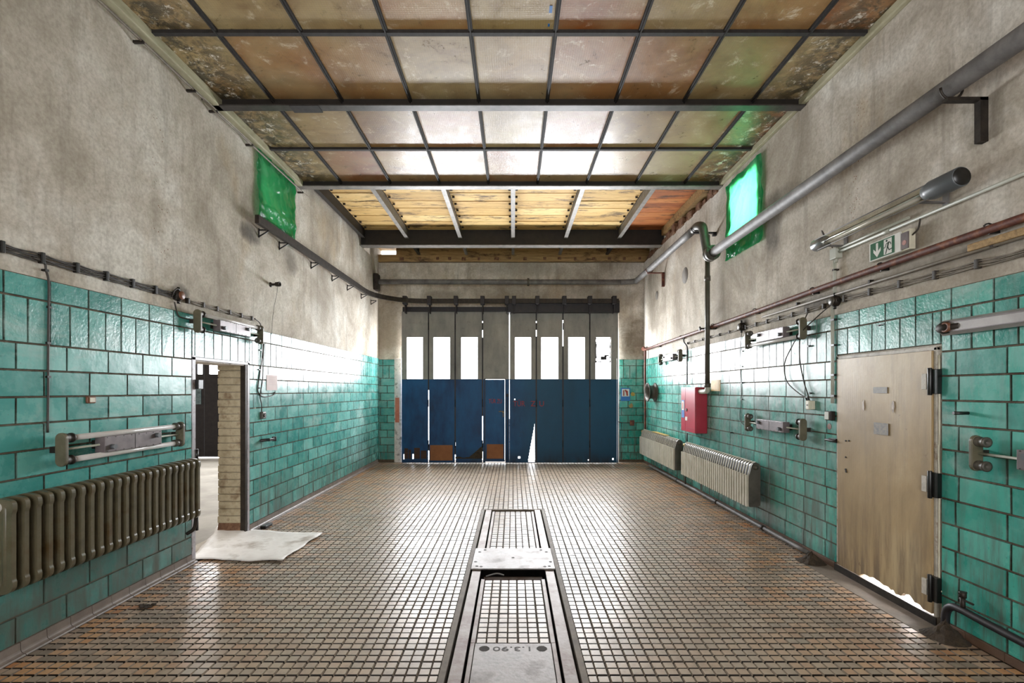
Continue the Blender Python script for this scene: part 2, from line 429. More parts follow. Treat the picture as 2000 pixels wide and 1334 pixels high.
M['jamb'] = simple('flaking_white_jamb', '#b8afa8', '#d6cdc6', 7, .7, c3='#5b4f48', bump=.5)
M['rustred'] = simple('red_lead', '#a64b33', '#c77b62', 9, .7)
# beige steel door
t = NT('beige_door_paint'); x = t.xyz()
n = t.noise(1.6, 7, .62, dist=.4, s3=(1, 1, .6)); f = t.noise(17, 6, .7); st = t.noise(5, 6, .7, s3=(1, 2.2, .2))
col = t.ramp(n, (.3, '#8d7652'), (.5, '#a48c66'), (.7, '#b5a27f'))
col = t.mix(t.mr(st, .52, .72, 0, .5), col, '#7a6a54')
col = t.mix(t.math('MULTIPLY', t.mr(x[2], .05, .9, 1, 0), t.mr(st, .42, .6, 0, .8)), col, '#5d4a39')
col = t.mix(t.mr(f, .66, .74, 0, .7), col, '#5e3f24')
t.bump(t.math('ADD', n, t.math('MULTIPLY', f, .15)), .35, .01)
M['door'] = t.set(Base_Color=col, Roughness=.45)
M['door_frame'] = simple('door_frame_paint', '#8f887e', '#b9b3a8', 9, .55, c3='#6b4a2c', bump=.3)
M['olive'] = simple('olive_enamel', '#4b4635', '#6a6350', 9, .4, bump=.15)
M['rad_left'] = simple('radiator_enamel', '#454031', '#5c5542', 5, .3, bump=.15, c3='#4a3a22')
M['rad_right'] = simple('cream_radiator_enamel', '#a9a391', '#c3bdae', 6, .38, bump=.1)
M['lamp_grey'] = simple('lamp_housing', '#5a5253', '#7a6f70', 9, .4, .2, bump=.05)
M['tube_glass'] = simple('fluorescent_tube', '#bdb8b4', '#d6d2cf', 3, .22, bump=0)
M['galv'] = simple('galvanised_pipe', '#4f4d4c', '#7b7876', 7, .6, .05, bump=.15, bscale=30)
M['pipe_dark'] = simple('dark_painted_pipe', '#3f3b35', '#5b564d', 8, .45, .2)
M['rust'] = simple('rusty_pipe', '#351811', '#5c2a1a', 14, .6, .0, c3='#8a5636', bump=.3)
M['conduit'] = simple('grey_conduit', '#a8a99c', '#b8b9ad', 6, .45)
M['cable'] = simple('dark_cable', '#241f1a', '#3a332b', 12, .55)
M['cable_grey'] = simple('grey_cable', '#5e564b', '#857b6c', 12, .6)
M['plastic_white'] = simple('ivory_plastic', '#b9b39c', '#d2ccb8', 8, .4)
M['plastic_grey'] = simple('grey_plastic', '#4b4f52', '#5a5e61', 6, .4)
M['black'] = simple('black_bakelite', '#0c0b0a', '#171513', 8, .35)
M['white'] = simple('white_paint', '#c4c2ba', '#d8d6d0', 8, .5, bump=0)
M['steel_plate'] = simple('worn_steel_plate', '#57524f', '#8a8481', 5, .42, .3, bump=.35, r2=.6, c3='#6d6562', bscale=35)
M['rail_steel'] = simple('rusty_rail', '#817a75', '#6b5c53', 4, .5, .25, c3='#4d2c1e', bump=.35, bscale=40)
M['etch'] = simple('etched_marks', '#2f2b29', '#3b3633', 20, .7)
M['pit_dark'] = simple('pit_concrete', '#191512', '#2b241e', 6, .9)
M['pit_edge'] = simple('pit_kerb', '#5b5045', '#7a6d5f', 7, .7, bump=.3)
M['brown_socket'] = simple('brown_ceramic', '#5b3524', '#7f5138', 14, .5)
M['round_plaster'] = simple('dark_plaster_patch', '#6f6a66', '#858079', 12, .9, bump=.6)
M['sign_blue'] = simple('blue_print', '#1d63a8', '#2c74b8', 5, .5, bump=0)
M['sign_green'] = simple('green_print', '#06502f', '#085a36', 5, .35, bump=0)
M['sign_dark'] = simple('sign_figure_ink', '#05301f', '#063521', 5, .35, bump=0)
M['yellow'] = simple('yellow_sticker', '#a8812a', '#c9b06c', 16, .6)
M['paper_pink'] = simple('paper_notice', '#cdb9b8', '#d8c8c6', 9, .7, bump=.05)
M['cardboard'] = simple('worn_white_board', '#d2cdc9', '#e8e5e2', 2.5, .6, bump=.3, bscale=9, c3='#a89f95')
M['brass'] = simple('brass', '#8a6f3a', '#b39653', 9, .35, .8)
# plastic sheet
def sheet(name, tf):
    t = NT(name); n = t.noise(2.5, 4, .5)
    col = t.ramp(n, (.3, '#005a3a'), (.7, '#06794f'))
    t.bump(t.noise(4, 5, .5, dist=1.6), .9, .06)
    t.set(Base_Color=col, Roughness=.16, Specular_IOR_Level=.7)
    tr = t.N('BsdfTranslucent'); tr.inputs[0].default_value = (.08, .78, .26, 1)
    ms = t.N('MixShader'); ms.inputs[0].default_value = tf
    t.l.new(t.b.outputs[0], ms.inputs[1]); t.l.new(tr.outputs[0], ms.inputs[2]); t.l.new(ms.outputs[0], t.out.inputs[0])
    return t.m
M['sheet'] = sheet('green_plastic', .45)
def clear(name, fac, tint, rough=.05):
    t = NT(name); g = t.N('BsdfGlossy'); g.inputs['Roughness'].default_value = rough
    tr = t.N('BsdfTransparent'); tr.inputs[0].default_value = lin(tint)
    ms = t.N('MixShader'); ms.inputs[0].default_value = fac
    t.l.new(tr.outputs[0], ms.inputs[1]); t.l.new(g.outputs[0], ms.inputs[2]); t.l.new(ms.outputs[0], t.out.inputs[0]); return t.m
M['clear'] = clear('clear_tube', .14, '#efeee6')
M['pane'] = clear('gate_pane', .08, '#fafafa')

# ------------------------------------------------------------------ the shell
LP = lambda d0: (lambda u, v, d: Vector((-XL-d-d0, u, v)))
RP = lambda u, v, d: Vector((XR+d, u, v))
DL = (PL(379, 800).y, PL(480, 800).y, 0.0, 1.905)          # doorway in the left wall
DR = (PR(1829, 800).y, PR(1642, 800).y, 0.0, 1.90)         # door in the right wall
WLN = (5.72, 6.46, 3.72, 4.36); WRN = (5.74, 6.40, 3.62, 4.30)
o = holed(MB(), YREAR, YB+.3, -.12, HC, [DL, WLN], LP(0), .30).build('wall_left', M['plaster'], origin=(-XL, 4, 0), recalc=False)
wl = tag(o, 'left plastered wall above teal tiles, with an open doorway', 'wall', kind='structure')
o = holed(MB(), YREAR, YB+.3, -.12, HC, [DR, WRN], RP, .30).build('wall_right', M['plaster'], origin=(XR, 4, 0), recalc=False)
wr = tag(o, 'right plastered wall above teal tiles, with pipes and a steel door', 'wall', kind='structure')
GX0, GX1, GT = PB(785, 0).x, PB(1208, 0).x, 3.36
BPf = lambda u, v, d: Vector((u, YB+d, v))
o = holed(MB(), -XL, XR, 0, HC, [(GX0, GX1, -.01, GT)], BPf, .30).build('wall_gate', M['plaster_gate'], origin=(0, YB, 0), recalc=False)
wg = tag(o, 'far plastered wall around and above the folding gate', 'wall', kind='structure')
o = holed(MB(), -XL-.3, XR+.3, 0, HC, [(-1.8, 1.8, 1.0, 3.6)], lambda u, v, d: Vector((u, YREAR-d, v)), .3).build('wall_rear', M['plaster_gate'], origin=(0, YREAR, 0), recalc=False)  # opening added in the unseen wall for the fill light
tag(o, 'rear wall behind the camera with an opening added for fill light', 'wall', kind='structure')

# wall tiles as one mesh per wall
def tile_rects(y0, y1, ztop, zbot, ofs=(0, 0, 0, 0), holes=()):
    rects = []; h1, h2 = .141, .283
    z = ztop
    def row(za, zb, pitch, off):
        y = y0-((y0-off) % pitch)
        while y < y1:
            r = [(max(y, y0), min(y+pitch, y1), za, zb)]
            for h in holes: r = [q for s_ in r for q in subtract(s_, h)]
            rects.extend(q for q in r if q[1]-q[0] > .02 and q[3]-q[2] > .02); y += pitch
    row(z-h1, z, .283, ofs[0]); row(z-h1-h2, z-h1, .1415, ofs[0])
    z -= h1+h2; n = 11; hh = (z-zbot)/n
    for k in range(n):
        row(z-hh*(k+1), z-hh*k, .331, ofs[1+(k % 2)])
    return rects
def tile_mesh(rects, P, seedv, gap=.003, th=.011):
    rnd = random.Random(seedv); mb = MB()
    for a, b, c, d in rects:
        a += gap; b -= gap; c += gap; d -= gap; e = .004; tn = rnd.uniform(.05, 1)
        t4 = [th+rnd.uniform(-.0013, .0013) for _ in range(4)]
        e = .004; n = len(mb.v)
        mb.v += [P(a, c, 0), P(b, c, 0), P(b, d, 0), P(a, d, 0),
                 P(a+e, c+e, -t4[0]), P(b-e, c+e, -t4[1]), P(b-e, d-e, -t4[2]), P(a+e, d-e, -t4[3])]
        mb.face((n+4, n+5, n+6, n+7), tn)
        for i in range(4):
            j = (i+1) % 4; mb.face((n+i, n+j, n+4+j, n+4+i), .0001)
    return mb
ZT = 2.334; ZTR = 2.306
DLf = (DL[0]-.05, DL[1]+.05, -.1, 1.93); DRf = (DR[0]-.05, DR[1]+.03, -.1, 1.935)
G = .004
grl = holed(MB(), 1.6, YB, .0, ZT, [DLf], lambda u, v, d: Vector((-XL+G-d, u, v)), G).build('grout_bed', M['grout'], wl, recalc=False)
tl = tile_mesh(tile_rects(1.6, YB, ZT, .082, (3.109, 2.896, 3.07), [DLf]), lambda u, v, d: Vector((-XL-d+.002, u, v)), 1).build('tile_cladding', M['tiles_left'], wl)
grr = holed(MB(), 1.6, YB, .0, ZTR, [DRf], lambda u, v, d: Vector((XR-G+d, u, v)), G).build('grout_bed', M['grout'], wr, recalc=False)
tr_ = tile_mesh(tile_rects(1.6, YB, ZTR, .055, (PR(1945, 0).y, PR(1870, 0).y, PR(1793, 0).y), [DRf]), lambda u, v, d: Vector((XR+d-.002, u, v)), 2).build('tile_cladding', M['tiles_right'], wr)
for (a, b, nm) in ((-XL, PB(771, 0).x, 3), (GX1+.01, XR, 4)):
    rr = tile_rects(a, b, 2.31, .06, (a+.1, a+.05, a+.2))
    tile_mesh(rr, lambda u, v, d: Vector((u, YB+d-.002, v)), nm).build('tile_cladding', M['tiles_left' if nm == 3 else 'tiles_right'], wg)
    MB().box(a, b, YB-.004, YB, 0, 2.31).build('grout_bed', M['grout'], wg)
# white jamb at the left of the gate
j = MB(); j.box(PB(771, 0).x, GX0+.005, YB-.05, YB+.28, 0, 2.33)
tag(j.build('trim_1', M['jamb'], bevel=.01), 'flaking white door jamb left of the folding gate', 'trim', kind='structure')
MB().box(PB(773, 0).x, PB(781, 0).x, YB-.054, YB-.05, .9, 1.45).build('red_lead_patch', M['rustred'], bpy.data.objects['trim_1'])

# cove skirting on the left, brown skirting on the right
def cove(y0, y1, name, label):
    mb = MB(); y = y0; p = .1655; r = .03
    while y < y1:
        e = min(y+p-.004, y1)
        prof = [(-XL+.002, .082), (-XL+.014, .08), (-XL+.016, .035)] + [(-XL+.016+r-r*math.cos(q*PI/8), .035-(r-.007)*math.sin(q*PI/8)) for q in range(1, 5)] + [(-XL+.05, .004), (-XL+.05, 0), (-XL+.002, 0)]
        mb.prism([(a, y, b) for a, b in prof], (0, e-y, 0)); y += p
    return tag(mb.build(name, M['cove']), label, 'skirting', kind='structure')
cove(1.6, DL[0]-.02, 'baseboard_left', 'grey-brown coved skirting tiles below the ribbed radiator')
cove(DL[1]+.06, YB-.1, 'baseboard_left', 'grey-brown coved skirting tiles from the open doorway to the far corner')
mb = MB()
for y0, y1 in ((1.6, DR[0]-.06), (DR[1]+.06, YB-.02)):
    y = y0
    while y < y1:
        e = min(y+.25, y1); mb.box(XR-.016, XR, y+.002, e-.002, 0, .055+random.uniform(-.002, .002)); y += .25
tag(mb.build('baseboard_right', M['base_brown'], bevel=.002), 'dark brown skirting tiles along the right wall', 'skirting', kind='structure')

# ------------------------------------------------------------------ floor
PX = .423; PY1 = PF(1000, 995).y                            # pit opening half width and far end
fl = holed(MB(), -XL, XR, YREAR, YB+.35, [(-PX, PX, -1.0, PY1)], lambda u, v, d: Vector((u, v, -.013-d)), .12).build('floor', M['floor_bed'], origin=(0, 0, 0), recalc=False)
tag(fl, 'floor of small ribbed brown quarry tiles', 'floor', kind='structure')
def studs(mb, x0, x1, y0, y1, holes=(), pitch=.068, z=0.0, ox=0.0, oy=0.0, h=.0125, seedv=5):
    rnd = random.Random(seedv); base = {}
    i0 = math.floor((x0-ox)/pitch); i1 = math.ceil((x1-ox)/pitch); j0 = math.floor((y0-oy)/pitch); j1 = math.ceil((y1-oy)/pitch)
    for i in range(i0, i1):
        for jj in range(j0, j1):
            a = ox+i*pitch; b = a+pitch; c = oy+jj*pitch; d = c+pitch
            a += .0052 if i % 2 == 0 else .003; b -= .003 if i % 2 == 0 else .0052
            c += .0060 if jj % 2 == 0 else .0034; d -= .0034 if jj % 2 == 0 else .0060
            a = max(a, x0); b = min(b, x1); c = max(c, y0); d = min(d, y1)
            if b-a < .01 or d-c < .01: continue
            bad = False
            for q in holes:
                if a < q[1] and b > q[0] and c < q[3] and d > q[2]:
                    if a < q[0]-.008: b = q[0]-.002
                    elif b > q[1]+.008: a = q[1]+.002
                    elif d > q[3]+.008: c = q[3]+.002
                    elif c < q[2]-.008: d = q[2]-.002
                    else: bad = True
            if bad: continue
            k = (i//2, jj)
            if k not in base: base[k] = rnd.random()
            tn = min(1, max(.03, base[k]+rnd.uniform(-.12, .12)))
            e = .0025; zz = z+rnd.uniform(-.0012, .0008); n = len(mb.v)
            mb.v += [Vector(p) for p in ((a, c, z-h), (b, c, z-h), (b, d, z-h), (a, d, z-h), (a+e, c+e, zz), (b-e, c+e, zz), (b-e, d-e, zz), (a+e, d-e, zz))]
            mb.face((n+4, n+5, n+6, n+7), tn)
            for q in range(4):
                r = (q+1) % 4; mb.face((n+q, n+r, n+4+r, n+4+q), .0001 if q % 2 == 0 else .0199)  # joint shade painted in: faces along Y near-black, side faces lighter as if lit
    return mb
sillw = .22
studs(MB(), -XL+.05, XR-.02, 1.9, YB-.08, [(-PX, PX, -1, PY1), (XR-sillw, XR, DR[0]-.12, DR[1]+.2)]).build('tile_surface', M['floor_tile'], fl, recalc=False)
# concrete patches: gate threshold, left corner, door sill
mb = MB(); mb.box(-XL, XR, YB-.08, YB+.33, -.012, .006); mb.box(XR-sillw, XR+.3, DR[0]-.12, DR[1]+.2, -.012, .0)
mb.build('sill_screed', M['sill'], fl)
mb = MB(); mb.prism([(-3.0, 7.0, -.01), (-2.9, 7.0, .012), (-2.86, 9.6, .012), (-2.1, 10.55, .012), (-2.1, 10.75, .012), (-3.0, 10.75, .012)], (0, 0, .003))
# steel strip of the right door sill
th = thing('door_threshold', (XR-.06, DR[0]+.4, 0), 'narrow steel angle threshold under the beige door on the right wall', 'threshold')
MB().box(XR-.035, XR+.02, DR[0]-.04, DR[1]+.03, 0, .055).build('kerb', M['sill'], th, bevel=.004)
MB().box(XR-.04, XR-.034, DR[0]-.04, DR[1]+.03, .0, .058).build('steel_edge', M['iron'], th)

# ------------------------------------------------------------------ inspection pit
pit = thing('trim_2', (0, 4, 0), 'sunken concrete lining and kerb of the inspection pit', 'pit lining', kind='structure')
mb = MB(); zb = -1.3
mb.quad((-PX, -1, zb), (PX, -1, zb), (PX, PY1, zb), (-PX, PY1, zb)); mb.quad((-PX, -1, zb), (-PX, PY1, zb), (-PX, PY1, 0), (-PX, -1, 0))
mb.quad((PX, -1, zb), (PX, PY1, zb), (PX, PY1, 0), (PX, -1, 0)); mb.quad((-PX, PY1, zb), (PX, PY1, zb), (PX, PY1, 0), (-PX, PY1, 0))
mb.build('pit_wall', M['pit_dark'], pit, recalc=False)
for s_ in (-1, 1): MB().box(s_*.383, s_*PX, -1, PY1, -.15, .004).build('kerb', M['pit_edge'], pit, bevel=.003)
MB().box(-.383, .383, PY1-.03, PY1, -.15, .004).build('kerb', M['pit_edge'], pit, bevel=.003)
for s_, lb in ((-1, 'left'), (1, 'right')):
    r = thing('pit_rail', (s_*.327, 4, -.1), 'long flat worn steel rail, the %s one of the two flanking the pit covers' % lb, 'rail', 'steel rails of the inspection pit')
    MB().box(s_*.289, s_*.365, -.9, PY1-.035, -.02, .003).build('flange', M['rail_steel'], r, bevel=.003)
    MB().box(s_*.32, s_*.335, -.9, PY1-.035, -.14, -.02).build('web', M['pit_dark'], r)
def cover(y0, y1, label):
    c = thing('pit_cover', (0, (y0+y1)/2, -.05), label, 'pit cover', 'tiled covers of the inspection pit')
    for s_ in (-1, 1): MB().box(s_*.242, s_*.272, y0, y1, -.04, .004).build('frame_bar', M['rail_steel'], c, bevel=.003)
    MB().box(-.242, .242, y0, y1, -.04, -.012).build('tray', M['floor_bed'], c)
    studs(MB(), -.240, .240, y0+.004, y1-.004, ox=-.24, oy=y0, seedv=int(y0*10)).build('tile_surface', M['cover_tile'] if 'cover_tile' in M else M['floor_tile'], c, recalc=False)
Yp0, Yp1 = PF(1000, 1114).y, PF(1000, 1073.6).y
Yc = PF(1000, 1256.5).y
cover(Yp1-.03, PF(1000, 999.5).y, 'tiled steel-edged pit cover beyond the cross plate')
cover(Yc, PF(1000, 1132).y, 'tiled steel-edged pit cover between the cross plate and the dated plate')
cp = thing('steel_plate', (0, (Yp0+Yp1)/2, .004), 'square grey steel plate lying across the pit rails', 'steel plate', 'steel plates of the inspection pit')
MB().box(-.38, .38, Yp0, Yp1, .004, .016).build('plate', M['steel_plate'], cp, bevel=.003)
for a, b in ((-.33, .06), (-.35, .17), (-.33, .44), (-.28, .50), (.33, .06), (.35, .17), (.33, .44), (.28, .50), (-.29, .05), (.29, .05), (0, .28)):
    MB().lathe((a, Yp0+b, .016), (0, 0, 1), [(-.001, .016), (.002, .014), (.002, .009), (.0005, .008), (.0005, .0001)], 14).build('bolt', M['iron'], cp)
dp = thing('steel_plate', (0, 2.0, -.01), 'grey steel plate marked 1.3.90 in the nearest part of the pit', 'steel plate', 'steel plates of the inspection pit')
MB().box(-.241, .241, 1.0, Yc-.004, -.012, .002).build('plate', M['steel_plate'], dp, bevel=.002)
for s_ in (-1, 1): MB().box(s_*.245, s_*.272, -.9, Yc, -.04, .004).build('frame_bar', M['rail_steel'], dp, bevel=.003)
yl = PF(1000, 1267.5).y
me = lettering('1.3.90', .085, Matrix.Translation((0, yl, .0028)) @ Matrix.Rotation(PI, 4, 'Z') @ Matrix.Diagonal((1.25, .8, 1, 1)), M['etch'], dp, 'date_mark', .001)
for s_ in (-1, 1):
    mb = MB()
    for k in range(-4, 5):
        hw = .032*math.sqrt(max(0, 1-(k/4.6)**2))
        for sg in (-1, 1):
            c = Vector((s_*.18, yl+.0, .0026)); d = Vector((.7, sg*.7, 0)); e = Vector((-sg*.7, .7, 0))
            p = c+e*k*.0072
            mb.sweep([p-d*hw, p+d*hw], [(-.0009, -.0006), (.0009, -.0006), (.0009, .0006), (-.0009, .0006)], smooth=False)
    mb.build('grip_hatching', M['etch'], dp)
mb = MB().box(-.26, .26, Yp0-.04, Yp0-.02, -.09, -.05)
mb.build('cross_bar', M['rail_steel'], pit)
tag(MB().tube(catmull([(-.24, Yp0-.09, -.02), (-.15, Yp0-.05, -.01), (-.08, Yp0-.07, -.015)]), .006).build('bent_rod', M['galv'], origin=(-.15, Yp0-.07, -.03)), 'short bent steel rod in the slot before the cross plate', 'rod')

# ------------------------------------------------------------------ ceiling
GZ = 4.565
bars_x = [k*.692+.346 for k in range(-4, 4)]
rows_y = [6.76, 5.81, 4.85, 3.92, 2.95, 2.0, 1.05, .1, -.85, -1.8, YREAR]
xs = [-XL]+bars_x+[XR]
mb = MB(); rnd = random.Random(3)
for i in range(len(xs)-1):
    for k in range(len(rows_y)-1):
        mb.quad((xs[i], rows_y[k+1], GZ), (xs[i+1], rows_y[k+1], GZ), (xs[i+1], rows_y[k], GZ), (xs[i], rows_y[k], GZ), rnd.uniform(.03, 1))
ce = tag(mb.build('ceiling', M['ceil_glass'], origin=(0, 2, GZ), recalc=False), 'stained wired-glass skylight ceiling divided by dark bars', 'ceiling', kind='structure')
for bx in bars_x:
    mb = MB(); mb.box(bx-.018, bx+.018, YREAR, 6.76, GZ-.028, GZ-.006); mb.box(bx-.005, bx+.005, YREAR, 6.76, GZ-.045, GZ-.028)
    mb.build('glazing_bar', M['bar'], ce)
for yy in rows_y[1::2][:3] + [3.92, 5.81]:
    pass
for yy in (5.81, 3.92, 2.0, .1): MB().box(-XL, XR, yy-.02, yy+.02, GZ-.034, GZ-.005).build('cross_bar', M['bar'], ce)
def ibeam(y0, y1, zb, zt, label, mt, web='darkbeam', x0=-XL, x1=XR):
    b = thing('steel_beam', (0, (y0+y1)/2, zb), label, 'beam', 'steel beams across the roof')
    MB().box(x0, x1, y0, y1, zb, zb+.014).build('bottom_flange', M[mt], b, bevel=.003)
    m = (y0+y1)/2; MB().box(x0, x1, m-.006, m+.006, zb+.014, zt-.012).build('web', M[web], b)
    MB().box(x0, x1, y0, y1, zt-.012, zt).build('top_flange', M[web], b)
    return b
B1 = ibeam(4.80, 4.90, 4.475, 4.70, 'dark steel beam across the glass ceiling, nearer of the two', 'beam')
MB().box(PB(565, 0, 4.8).x, PB(622, 0, 4.8).x, 4.79, 4.915, 4.466, 4.476).build('splice_plate', M['bar'], B1)
ibeam(2.88, 2.98, 4.475, 4.70, 'dark steel beam overhead just above the top of view', 'beam')
ibeam(6.70, 6.82, 4.475, 4.80, 'grey steel beam between the glass ceiling and the boarded roof', 'rafter')
ibeam(9.42, 9.60, 4.47, 4.83, 'deep sooty steel beam under the boards near the gate', 'rafter', x1=PB(1292, 0, 9.5).x+.05)
# boarded roof behind the glass
ck = MB(); y = 6.82; rnd = random.Random(9)
raf = [-2.93, -2.085, -1.035, 0.0, 1.035, 2.085]
bays = [(-XL-.02, raf[1])]+[(raf[i], raf[i+1]) for i in range(1, 5)]
while y < 10.95:
    wd = rnd.uniform(.27, .35)
    for a, b in bays:
        ck.box(a+.012, b-.012, y+.011, min(y+wd-.011, 11.0), 4.80+rnd.uniform(0, .01), 4.83, rnd.uniform(.05, 1))
    y += wd
# leave a torn gap where daylight enters above the far left corner
gap = MB()
dk = tag(ck.build('ceiling_boards', M['board'], origin=(0, 9, 4.8)), 'limewashed timber boarding of the roof before the gate', 'ceiling', kind='structure')
mb = MB(); y = 6.82
while y < 10.95:
    wd = rnd.uniform(.16, .24); mb.box(raf[5]+.02, XR+.05, y+.003, min(y+wd-.003, 11), 4.80+rnd.uniform(0, .008), 4.83, rnd.uniform(.05, 1)); y += wd
mb.build('bare_board', M['board_bare'], dk)
MB().box(-XL-.3, XR+.3, 6.8, 11.05, 4.835, 4.86).build('roof_felt', M['darkbeam'], dk)
# battens hooks along the boards
for i, rx in enumerate(raf):
    lb = ['dark steel rafter beside the left wall top', 'steel rafter under the boards, second from the left wall', 'steel rafter under the boards, left of the middle one', 'middle steel rafter under the boards', 'steel rafter under the boards, right of the middle one', 'steel rafter beside the orange bare boards'][i]
    r = thing('roof_rafter', (rx, 8, 4.6), lb, 'rafter', 'steel rafters under the boarded roof')
    mt = 'darkbeam' if i == 0 else 'rafter'
    MB().box(rx-.035, rx+.035, 6.83, 9.43, 4.60, 4.612).build('flange', M[mt], r)
    MB().box(rx-.006, rx+.006, 6.83, 9.43, 4.612, 4.80).build('web', M['rafter' if i else 'darkbeam'], r)
    mb = MB()
    for k in range(9):
        for s_ in (-1, 1):
            yy = 6.98+k*.29; mb.box(rx+s_*.036, rx+s_*.075, yy, yy+.02, 4.775, 4.80)
    mb.build('board_clip', M['iron'], r)
    if i: 
        MB().box(rx-.03, rx+.03, 9.61, 10.62, 4.62, 4.66).build('stub', M['darkbeam' if i in (1, 5) else 'rafter'], r)
        MB().box(rx-.008, rx+.008, 9.61, 10.62, 4.66, 4.80).build('stub_web', M['darkbeam'], r)
# parapet between wall top and roof
mb = MB(); mb.box(-XL-.3, -XL, 6.8, 9.7, HC, 4.83); mb.box(-XL-.3, -XL, 10.1, 11.0, HC, 4.83)
mb.build('upper_masonry', M['plaster'], wl)
MB().box(XR+.12, XR+.3, 6.8, 11.0, HC, 4.83).build('upper_masonry', M['plaster'], wr)
for q, (a, b, c, d, e, f, mt, nm) in enumerate([(XR-.02, XR+.14, 6.85, 9.42, 4.66, 4.80, 'old_wood', 'timber_plate')]):
    MB().box(a, b, c, d, e, f).build(nm, M[mt], wr)
mb = MB(); rnd = random.Random(4); y = 6.85
while y < 10.7:
    l = rnd.uniform(.1, .24); mb.box(XR-.01+rnd.uniform(-.03, .05), XR+.14, y, y+l-.008, HC-.02, 4.56+rnd.uniform(-.03, .09)); y += l
mb.build('broken_brick_edge', M['brick'], wr, bevel=.012)
mb = MB(); y = -XL
rnd = random.Random(8)
mb.box(-2.62, XR+.3, YB-.02, YB+.3, 4.50, 4.80); mb.box(-XL, -2.62, YB-.02, YB+.3, 4.50, 4.66)
mb.build('timber_plate', M['old_wood'], wg)
mb = MB()
for k in range(16):
    xx = -2.5+k*.35+rnd.uniform(-.08, .08); mb.box(xx, xx+rnd.uniform(.05, .1), YB-.035, YB-.015, 4.53+rnd.uniform(-.01, .02), 4.60)
mb.build('brick_stub', M['brick'], wg, bevel=.008)
# wall-top trim and ceiling-edge strips
mb = MB(); mb.box(-XL, -XL+.075, YREAR, 6.72, HC-.005, GZ-.003); tag(mb.build('trim_3', M['trimwood'], bevel=.01), 'peeling pale timber strip between the left wall and the glass ceiling', 'trim', kind='structure')
mb = MB(); mb.box(XR-.05, XR, YREAR, 6.72, HC+.01, GZ-.003); tag(mb.build('trim_4', M['trimwood'], bevel=.01), 'grimy strip between the right wall and the glass ceiling', 'trim', kind='structure')
# roof kerb so that no sky leaks at the wall heads
mb = MB(); mb.box(-XL-.3, -XL, YREAR, 6.8, HC, 4.75); mb.box(XR, XR+.3, YREAR, 6.8, HC, 4.75); mb.box(-XL-.3, XR+.3, YREAR-.3, YREAR, HC, 4.75)
mb.build('upper_kerb', M['plaster_gate'], ce)

# ------------------------------------------------------------------ folding gate
GY = 10.62
def GXf(px): return (px-VX)*GY/F
def GZf(py): return H0+(VY-py)*GY/F
gate = thing('door_1', (0, GY, 0), 'folding gate of eight tall leaves, grey above and dark blue below, with bright windows', 'gate', kind='structure')
edges = [787, 837, 889, 942.5, 995, 1047.5, 1099.5, 1152, 1205]
zt, zb_ = 3.36, .012
wins = [(795, 826), (847, 879), (901, 933), None, (1006, 1037), (1057, 1090), (1110, 1142), (1163, 1193)]
